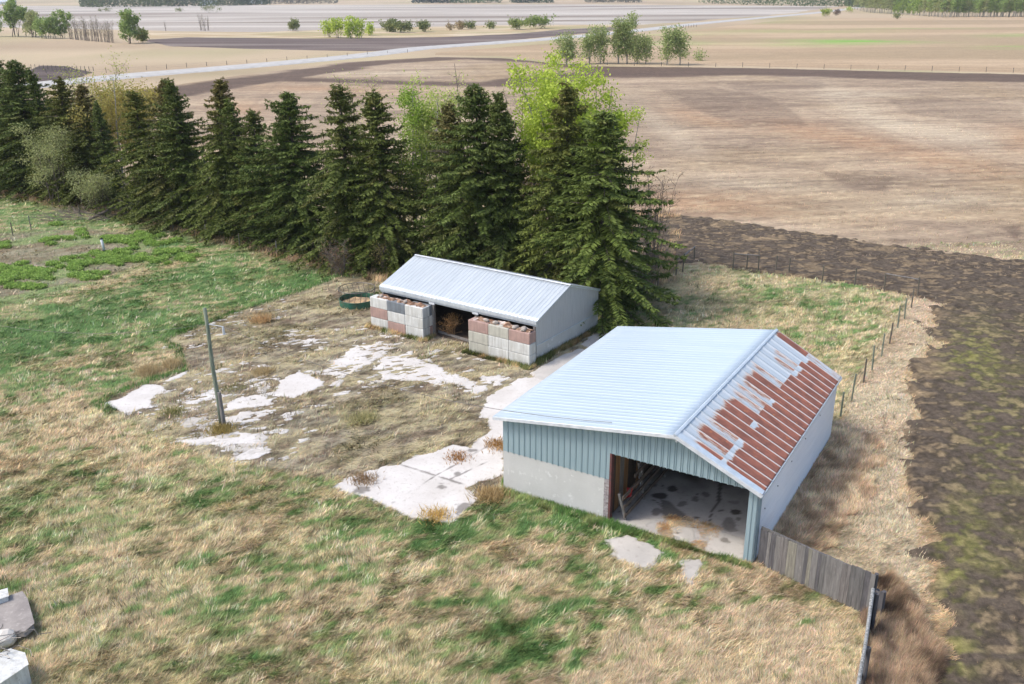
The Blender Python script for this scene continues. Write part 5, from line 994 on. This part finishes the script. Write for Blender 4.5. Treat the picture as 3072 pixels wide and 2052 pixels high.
mass('far_wood', [(400,15),(530,13.5),(620,11)], 14, 50, 4500, 2.4, DK, 'lower dark wood continuing right of the olive one on the horizon', 2)
mass('far_wood', [(620,9.5),(700,9),(775,8)], 12, 30, 1600, 2.4, GREYW, 'thin broken tree row on the horizon left of the middle', 3)
mass('far_wood', [(945,7.5),(1030,7.5)], 26, 60, 3000, 2.8, ((.035,.06,.05),(.07,.10,.07)), 'dark evergreen wood on the horizon at the middle', 4)
mass('far_wood', [(1030,7.5),(1150,6.5)], 22, 60, 2600, 2.8, FARG, 'lime green wood right of the dark evergreen one', 5)
mass('far_wood', [(1170,7),(1268,6.5)], 16, 40, 2000, 2.8, DK, 'short dark wood on the horizon right of the lime wood', 6)
mass('far_wood', [(1340,5.5),(1470,6)], 14, 40, 1800, 2.8, GREYW, 'grey leafless wood on the horizon right of the middle', 7)
mass('far_wood', [(1600,8.5),(1730,12),(1830,14.5),(1935,15.5),(1975,18)], 20, 90, 7000, 2.2, ((.07,.10,.045),(.16,.22,.09)), 'olive wood on the horizon left of the forest edge', 8)
mass('far_wood', [(1960,17),(2060,26),(2200,30),(2470,30)], 17, 140, 15000, 1.6, ((.08,.12,.045),(.20,.27,.09)), 'dense green forest behind the aspen edge at the upper right', 9)
for i, (u, v, wdt, lab) in enumerate(((477, 12.5, 26, 'white farmhouse among the trees on the far horizon'), (15, 10, 30, 'distant white house at the upper left corner'), (590, 8.5, 24, 'small white building behind the broken tree row'))):
    p = at(u, v); e = empty('farmhouse', p, .2, lab, 'house'); MB().box(-wdt/2, wdt/2, 0, 9, 0, 4.5).build('wall', M['white_paint'], e)
    r_ = MB(); r_.quad((-wdt/2-.5, -.5, 4.4), (wdt/2+.5, -.5, 4.4), (wdt/2+.5, 4.5, 7.4), (-wdt/2-.5, 4.5, 7.4)).quad((-wdt/2-.5, 4.5, 7.4), (wdt/2+.5, 4.5, 7.4), (wdt/2+.5, 9.5, 4.4), (-wdt/2-.5, 9.5, 4.4)); o = r_.build('roof', M['roof_shed'], e); o.modifiers.new('s', 'SOLIDIFY').thickness = .2
# ------------------------------------------------------------------ grass, straw and weeds
def blades(name, n, u0, u1, v0, v1, accept, colf, hf, label, seed, width=1.0, kindc='grass', elev=(.15, .9)):
    rng = np.random.default_rng(seed); u = u0 + (u1 - u0) * rng.random(n); v = v0 + (v1 - v0) * rng.random(n)
    X_ = (u * KS - 1536) / FPX; U_ = -(v * KS - 1026) / FPX; dx = _right.x * X_ + _up.x * U_ + _f.x; dy = _right.y * X_ + _up.y * U_ + _f.y; dz = _right.z * X_ + _up.z * U_ + _f.z
    t = -H / dz; x, y = dx * t, dy * t; dist = np.hypot(x, y); ok = accept(x, y, u, v, rng); x, y, u, v, dist = x[ok], y[ok], u[ok], v[ok], dist[ok]; n = len(x)
    c = colf(x, y); L_ = hf(x, y) * (.55 + .8 * rng.random(n)); W_ = width * dist * .00062 * (.7 + .6 * rng.random(n)) + .004
    ang = .5 + (fbm(x*.3, y*.3, 501, 3) - .5) * 3.4 + (noise2(x*1.6, y*1.6, 77) - .5) * 2.2 + rng.normal(0, .55, n); el = elev[0] + (elev[1] - elev[0]) * rng.random(n) ** 1.4
    D = np.stack([np.cos(ang) * np.cos(el), np.sin(ang) * np.cos(el), np.sin(el)], 1); S = np.stack([-np.sin(ang), np.cos(ang), 0 * ang], 1) * W_[:, None] * .5
    P = np.stack([x, y, np.full(n, -.01)], 1) - D * L_[:, None] * .3 * np.array([1, 1, 0]); V = np.stack([P - S, P + S, P + D * L_[:, None]], 1).reshape(-1, 3)
    j = (.60 + .72 * rng.random((n, 1))) * (.80 + .24 * sstep(.28, .62, fbm((x*.88 + y*.48)*1.5, (-x*.48 + y*.88)*3.8, 505, 4)) + .22 * (sstep(.3, .6, fbm(x*4.5, y*9, 515, 2)) - .4))[:, None]; c = np.clip(c * j * (1 + .1 * rng.normal(size=(n, 3)) * [1, .6, 1]), 0, 1); Cc = np.repeat(c, 3, 0); Cc[2::3] *= 1.12  # brightness noise paints in the shade of gaps between tufts
    return tag(np_mesh(name, V, np.arange(3*n).reshape(n, 3), M['blade'], col=Cc), label, kindc, kind='stuff')
PATCH_POLYS = [G(p) for p, a, s in patches]; S1G = G(S1); FOOTB = [tuple(barn_w(x, y)[:2]) for x, y in ((-.02, -.02), (BW + .05, -.02), (BW + .05, BL), (-.02, BL))]; FOOTS = [tuple(shed_w(x, y)[:2]) for x, y in ((-SL_, -.02), (0, -.02), (0, SW_), (-SL_, SW_))]
FOOTB2 = [tuple(shed_w(x, y)[:2]) for x, y in ((GAP0 - 3*BLKL, YB), (GAP0, YB), (GAP0, 0), (GAP0 - 3*BLKL, 0))]; FOOTB3 = [tuple(shed_w(x, y)[:2]) for x, y in ((GAP1, YB), (GAP1 + 3*BLKL, YB), (GAP1 + 3*BLKL, 0), (GAP1, 0))]
def acc_yard(x, y, u, v, rng):
    _, d, _h = ground_col(x, y); r = rng.random(len(x)); ok = r < d
    ok &= (sdf(x, y, S1G) < .02); ok &= ~((sdf(x, y, PATCH_POLYS[0]) > 0) | (sdf(x, y, PATCH_POLYS[3]) > .0))
    for k in (1, 2, 4, 5, 6, 7, 8, 9, 10): ok &= (sdf(x, y, PATCH_POLYS[k]) < -.05) | (rng.random(len(x)) < .05)
    for P_ in (FOOTB, FOOTS, FOOTB2, FOOTB3): ok &= sdf(x, y, P_) < 0
    for k in range(6): ok &= (sdf(x, y, APR[k]) < .03)
    ok &= sdf(x, y, SOILG) < -.3; ok &= sdf(x, y, TREEBAND) < 1.5; ok &= sdf(x, y, NEARZONE) > -1
    return ok
APR = [G(c5([(1310,1000),(1470,905),(1640,830),(1700,850),(1560,960),(1400,1060)])), G(cz([(760,1080),(870,1035),(1040,1080),(1080,1230),(980,1270),(770,1150)])), G(cz([(1320,1085),(1720,1215),(1700,1450),(1500,1490),(1180,1370),(1260,1150)])), G([(1392,1240),(1440,1226),(1522,1268),(1475,1305),(1413,1282)]), G([(1563,1290),(1600,1283),(1612,1295),(1580,1337),(1565,1320)]), G(cz([(200,985),(620,945),(480,1010),(430,1070),(240,1020)]))]
def hgt_yard(x, y):
    yd = sstep(-.3, .3, sdf(x, y, YG)); gn = fbm(x*.5, y*.5, 401, 3); return (.12 + .13 * gn) * (1 + .1 * yd) * (1 - .35 * sstep(-.5, .5, sdf(x, y, STG)))
blades('yard_grass', 1500000, -40, 2390, 405, 1610, acc_yard, lambda x, y: ground_col(x, y)[0] * 1.12, hgt_yard, 'matted green and straw-coloured grass over the farmyard', 1)
EDG = [(225,925),(300,893),(430,850),(420,800),(385,778),(470,745),(560,712),(700,665),(778,636)]
EDGP = G(EDG + [(a + 6, b + 14) for a, b in reversed(EDG)])
edge_ok = lambda x, y, u, v, rng: (np.abs(sdf(x, y, YG) + .3) < .3 + .3 * (fbm(x, y, 9, 2) - .5)) & (sdf(x, y, EDGP) > -.8) & (rng.random(len(x)) < .7)
blades('edge_grass', 260000, 200, 1150, 620, 1130, edge_ok, lambda x, y: np.repeat(C['dgreen'][None], len(x), 0) * (.8 + .6 * fbm(x*2, y*2, 3, 2)[:, None]), lambda x, y: .26 + 0*x, 'taller dark green grass along the edge of the old slab', 2, elev=(.7, 1.4))
wall_ok = lambda x, y, u, v, rng: (np.abs(sdf(x, y, FOOTB) + .25) < .5 * fbm(x*.9, y*.9, 44, 3)) & (u < 1720) & (u > 1150) & (v > 1100) & (rng.random(len(x)) < .8)
blades('edge_grass', 160000, 1150, 1720, 1100, 1320, wall_ok, lambda x, y: lerp(C['dgreen'], C['lgreen'], sstep(.35,.65,fbm(x*1.5, y*1.5, 3, 3))), lambda x, y: .26 + 0*x, 'lush green grass along the foot of the barn front wall', 3, elev=(.6, 1.3))
band_ok = lambda x, y, u, v, rng: (np.abs(sdf(x, y, TREEBAND) - .4) < 1.1) & (rng.random(len(x)) < .8 * sstep(.3, .55, fbm(x*.7, y*.7, 33, 3))) & (sdf(x, y, FOOTS) < 0)
blades('dry_brush', 260000, -20, 1560, 400, 700, band_ok, lambda x, y: lerp(u8(150,126,98), u8(205,180,140), sstep(.3,.7,fbm(x*2, y*2, 3, 3))), lambda x, y: .5 + 0*x, 'tall dry reddish grass and brush at the foot of the spruces', 4, elev=(.7, 1.4))
lee_ok = lambda x, y, u, v, rng: (sdf(x, y, LEE) + (fbm(x, y, 19, 3) - .5) * 2 > -.8) & (sdf(x, y, FOOTB) < 0) & (rng.random(len(x)) < .9)
blades('dry_brush', 130000, 1700, 2030, 880, 1300, lee_ok, lambda x, y: lerp(u8(186,160,130), u8(226,204,170), sstep(.3, .7, fbm(x*2, y*2, 3, 3))), lambda x, y: .3 + 0*x, 'tall brown dead weeds along the grey metal wall of the barn', 5, elev=(.2, 1.0))
lee2 = G([(2005,1340),(2040,1330),(2110,1400),(2140,1568),(2130,1700),(1965,1700)])
blades('dry_brush', 150000, 1950, 2150, 1320, 1620, lambda x, y, u, v, rng: (sdf(x, y, lee2) + (fbm(x, y, 19, 3) - .5) * 2 > -.2) & (rng.random(len(x)) < .8), lambda x, y: lerp(u8(112,94,78), u8(184,160,132), sstep(.3, .7, fbm(x*2, y*2, 3, 3))), lambda x, y: .5 + 0*x, 'dark tangled weeds right of the fence at the lower right', 6, elev=(.3, 1.2))
def soil_ok(x, y, u, v, rng):
    nn = fbm(x*.8, y*.8, 411, 4); near = sstep(2.6, 0, sdf(x, y, SOILG)); return (sdf(x, y, SOILG) > -.6) & (rng.random(len(x)) < sstep(.42, .66, nn) * .9 + near * .35 + .18)
def soil_bc(x, y):
    u, v = proj(x, y); g = (sstep(2130, 2230, u) * sstep(640, 800, v) * sstep(.46, .66, fbm(x*.3, y*.3, 191, 3)))
    return lerp(u8(196,172,136), u8(128,134,62), g) * (.7 + .6 * fbm(x*2, y*2, 4, 2)[:, None])
blades('stubble_trash', 420000, 1430, 2390, 480, 1610, soil_ok, soil_bc, lambda x, y: .2 + 0*x, 'straw and young weeds scattered over the dark tilled soil', 7, elev=(.05, .6))
def field_ok(x, y, u, v, rng): return (sdf(x, y, G(FIELD)) > 0) & (rng.random(len(x)) < .6 * sstep(.35, .6, fbm(x*.3, y*1.2, 421, 3)) * sstep(150, 260, v))
blades('field_stubble', 420000, -20, 2380, 150, 640, field_ok, lambda x, y: field_col(x, y) * 1.25, lambda x, y: .22 + 0*x, 'cut stubble standing across the brown field', 8, elev=(.2, 1.2), width=.9)
def clump_ok(x, y, u, v, rng):
    cl = noise2(x*2.4, y*2.4, 811) ** 2 * noise2(x*.8, y*.8, 812); return acc_yard(x, y, u, v, rng) & (rng.random(len(x)) < cl * 2.2 * (1 - .8 * sstep(-1, 1, sdf(x, y, STG))) * (1 - .6 * sstep(-1, 1, sdf(x, y, FG))))
def clump_col(x, y):
    k = noise2(x*3, y*3, 813); c = ground_col(x, y)[0]; c = lerp(c, u8(232,218,186), sstep(.55, .75, k) * .7); return lerp(c, u8(92,92,52), sstep(.42, .25, k) * .65)
blades('grass_clumps', 420000, -40, 2390, 440, 1610, clump_ok, clump_col, lambda x, y: .26 + 0*x, 'coarser pale and dark grass clumps standing out of the matted yard grass', 21, width=2.0, elev=(.25, 1.2))
BF = [GAP0 - 3*BLKL, GAP0, GAP1, GAP1 + 3*BLKL]
def blk_ok(x, y, u, v, rng):
    a = np.minimum(np.abs(sdf(x, y, FOOTB2) + .15), np.abs(sdf(x, y, FOOTB3) + .15)); return (a < .42 * fbm(x*1.3, y*1.3, 61, 3)) & (sdf(x, y, FOOTB2) < 0) & (sdf(x, y, FOOTB3) < 0) & (sdf(x, y, FOOTS) < 0)
blades('edge_grass', 90000, 830, 1400, 720, 860, blk_ok, lambda x, y: lerp(u8(104,112,62), u8(200,176,132), sstep(.35,.6,fbm(x*1.5, y*1.5, 3, 3))), lambda x, y: .3 + 0*x, 'weeds and dry grass along the foot of the block stacks', 13, elev=(.5, 1.4))
side_ok = lambda x, y, u, v, rng: (np.abs(sdf(x, y, FOOTS) + .2) < .5 * fbm(x*1.1, y*1.1, 71, 3)) & (sdf(x, y, FOOTS) < 0)
blades('edge_grass', 60000, 1220, 1420, 740, 860, side_ok, lambda x, y: lerp(u8(100,108,60), u8(170,148,108), sstep(.35,.6,fbm(x*1.5, y*1.5, 3, 3))), lambda x, y: .3 + 0*x, 'dark weeds along the foot of the shed side wall', 14, elev=(.5, 1.4))
LIT = G(cz([(450,1080),(620,945),(760,900),(960,955),(1300,1040),(1325,1110),(1210,1190),(1170,1370),(1040,1310),(1075,1230),(1040,1080),(870,1035),(760,1080),(760,1200),(600,1190)]))
blades('straw_litter', 110000, 1500, 1740, 1180, 1330, lambda x, y, u, v, rng: (sdf(x, y, LIT) + (fbm(x*2, y*2, 9, 3) - .5) * 1.1 + (rng.random(len(x)) - .5) * .35 > 0), lambda x, y: lerp(u8(176,136,88), u8(214,190,150), sstep(.35, .6, fbm(x*2.5, y*2.5, 3, 3))), lambda x, y: .22 + 0*x, 'orange straw litter lying across the barn door sill', 9, elev=(.02, .5))
# leafy green weeds in the old garden
def weeds():
    rng = np.random.default_rng(12); sp = [(30,615,40,22),(18,640,30,14),(70,632,40,12),(100,625,30,10),(160,610,40,14),(185,602,46,12),(200,628,46,14),(230,590,60,12),(262,598,50,12),(300,595,50,10),(250,548,55,9),(290,552,50,10),(330,560,50,9),(340,543,40,7),(105,552,20,7),(190,535,16,6),(140,548,24,6),(60,655,40,10),(420,592,36,8),(400,575,40,8),(8,563,12,9),(130,515,14,4),(370,600,30,8),(280,575,20,6)]
    P = []; Cl = []
    for (u, v, ru, rv) in sp:
        for k in range(int(3 + ru * rv / 60)):
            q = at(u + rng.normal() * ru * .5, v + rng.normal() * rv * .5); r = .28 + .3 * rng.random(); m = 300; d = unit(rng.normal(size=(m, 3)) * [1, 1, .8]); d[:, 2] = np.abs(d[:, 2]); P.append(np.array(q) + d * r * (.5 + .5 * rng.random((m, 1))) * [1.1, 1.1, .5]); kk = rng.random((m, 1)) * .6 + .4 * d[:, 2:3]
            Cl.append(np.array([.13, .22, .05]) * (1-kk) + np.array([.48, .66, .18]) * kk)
    P = np.concatenate(P); Cl = np.concatenate(Cl); n = len(P); V, F, Cc = kites(P, rng.normal(size=(n, 3)) + [0, 0, .3], .13 + .08 * rng.random(n), .08 + .04 * rng.random(n), rng, Cl); tag(np_mesh('weeds', V, F, M['leaf'], col=Cc), 'clumps of bright green leafy weeds in the old garden patch', 'weeds', kind='stuff')
weeds()
# single grass tussocks standing in the yard
def tuss(u, v, n, h, cols, label, seed):
    rng = np.random.default_rng(seed); q = at(u, v); h *= .72; P = np.array(q) + rng.normal(size=(n, 3)) * [.3, .3, 0]; D = rng.normal(size=(n, 3)) * [.45, .45, .1] + [0, 0, .8]; k = rng.random((n, 1)); c = np.array(srgb(*cols[0])) * (1-k) + np.array(srgb(*cols[1])) * k
    V, F, Cc = kites(P, D, h * (.6 + .6 * rng.random(n)), np.full(n, .03), rng, c); tag(np_mesh('grass_tussock', V, F, M['blade'], col=Cc), label, 'tussock')
dry = ((176,156,116), (208,190,150)); grn = ((110,115,60), (170,165,110))
tuss(*c3([(1160,880)])[0], 700, .45, ((150,135,80),(190,170,110)), 'tuft of grass growing round the foot of the leaning pole', 1)
for i, (p, n_, h_, c_, lb) in enumerate(((c3([(720,720)])[0], 260, .45, grn, 'green tussock left of the leaning pole foot'), (c3([(1210,510)])[0], 120, .3, grn, 'small tussock right behind the leaning pole'), (c3([(1325,490)])[0], 100, .25, grn, 'smallest tussock between the pole and the white patch'), (c3([(1530,360)])[0], 500, .5, dry, 'wide pale tussock above the white concrete patch'),
  (c4([(395,1155)])[0], 420, .35, ((140,115,88),(172,148,114)), 'brown tussock on the left end of the white slab'), (c4([(1130,980)])[0], 300, .3, ((150,110,68),(190,148,100)), 'orange-brown tussock in the slab joint near the barn'), (c4([(960,1440)])[0], 360, .5, ((200,170,100),(225,195,130)), 'yellow tussock at the lower edge of the white slab'), (c4([(1440,885)])[0], 360, .4, ((150,115,70),(200,160,100)), 'dry tussock against the barn corner on the slab'),
  (c4([(1400,1290)])[0], 900, .6, ((170,145,100),(205,182,138)), 'big straw tussock at the barn front corner'), (c3([(715,300)])[0], 420, .8, dry, 'tall straw tuft standing on the lawn side of the slab edge'), (c3([(500,360)])[0], 900, .7, dry, 'broad band of tall straw above the slab edge'), (((600, 738)), 420, .9, ((190,156,112),(212,184,140)), 'tall orange straw tuft right of the pole top'), (c4([(400,680)])[0], 800, .5, ((150,150,100),(205,195,150)), 'pale green tussock in the middle of the dirt yard'))):
    tuss(*p, n_, h_, c_, lb, 20 + i)
# trim that belongs to a part hangs under that part
def under(root, child, part):
    kids = [c for c in root.children if c.name.split('.')[0] == child]; par = [c for c in root.children if c.name.split('.')[0] == part]
    for k in kids:
        if par: k.parent = par[0]
for r_, pairs in ((barn, (('ridge_cap', 'roof'), ('verge_trim', 'roof'), ('eave_trim', 'roof'), ('siding_seam', 'siding'), ('washer', 'corrugated_wall'), ('loose_flashing', 'roof'))), (shed, (('ridge_cap', 'roof'), ('verge_trim', 'gable_wall'))), (pole, (('insulator', 'arm'),))):
    for a, b in pairs: under(r_, a, b)
# thin summer haze over the whole plain
hm = bpy.data.materials.new('haze'); hm.use_nodes = True; ht = hm.node_tree; ht.nodes.remove(ht.nodes['Principled BSDF']); pvn = ht.nodes.new('ShaderNodeVolumePrincipled')
pvn.inputs['Color'].default_value = (.86, .91, 1, 1); pvn.inputs['Density'].default_value = .00010; ht.links.new(pvn.outputs[0], ht.nodes['Material Output'].inputs['Volume'])
tag(MB().box(-9500, 9500, -450, 9800, -1.5, 32).build('haze', hm), kind='stuff')
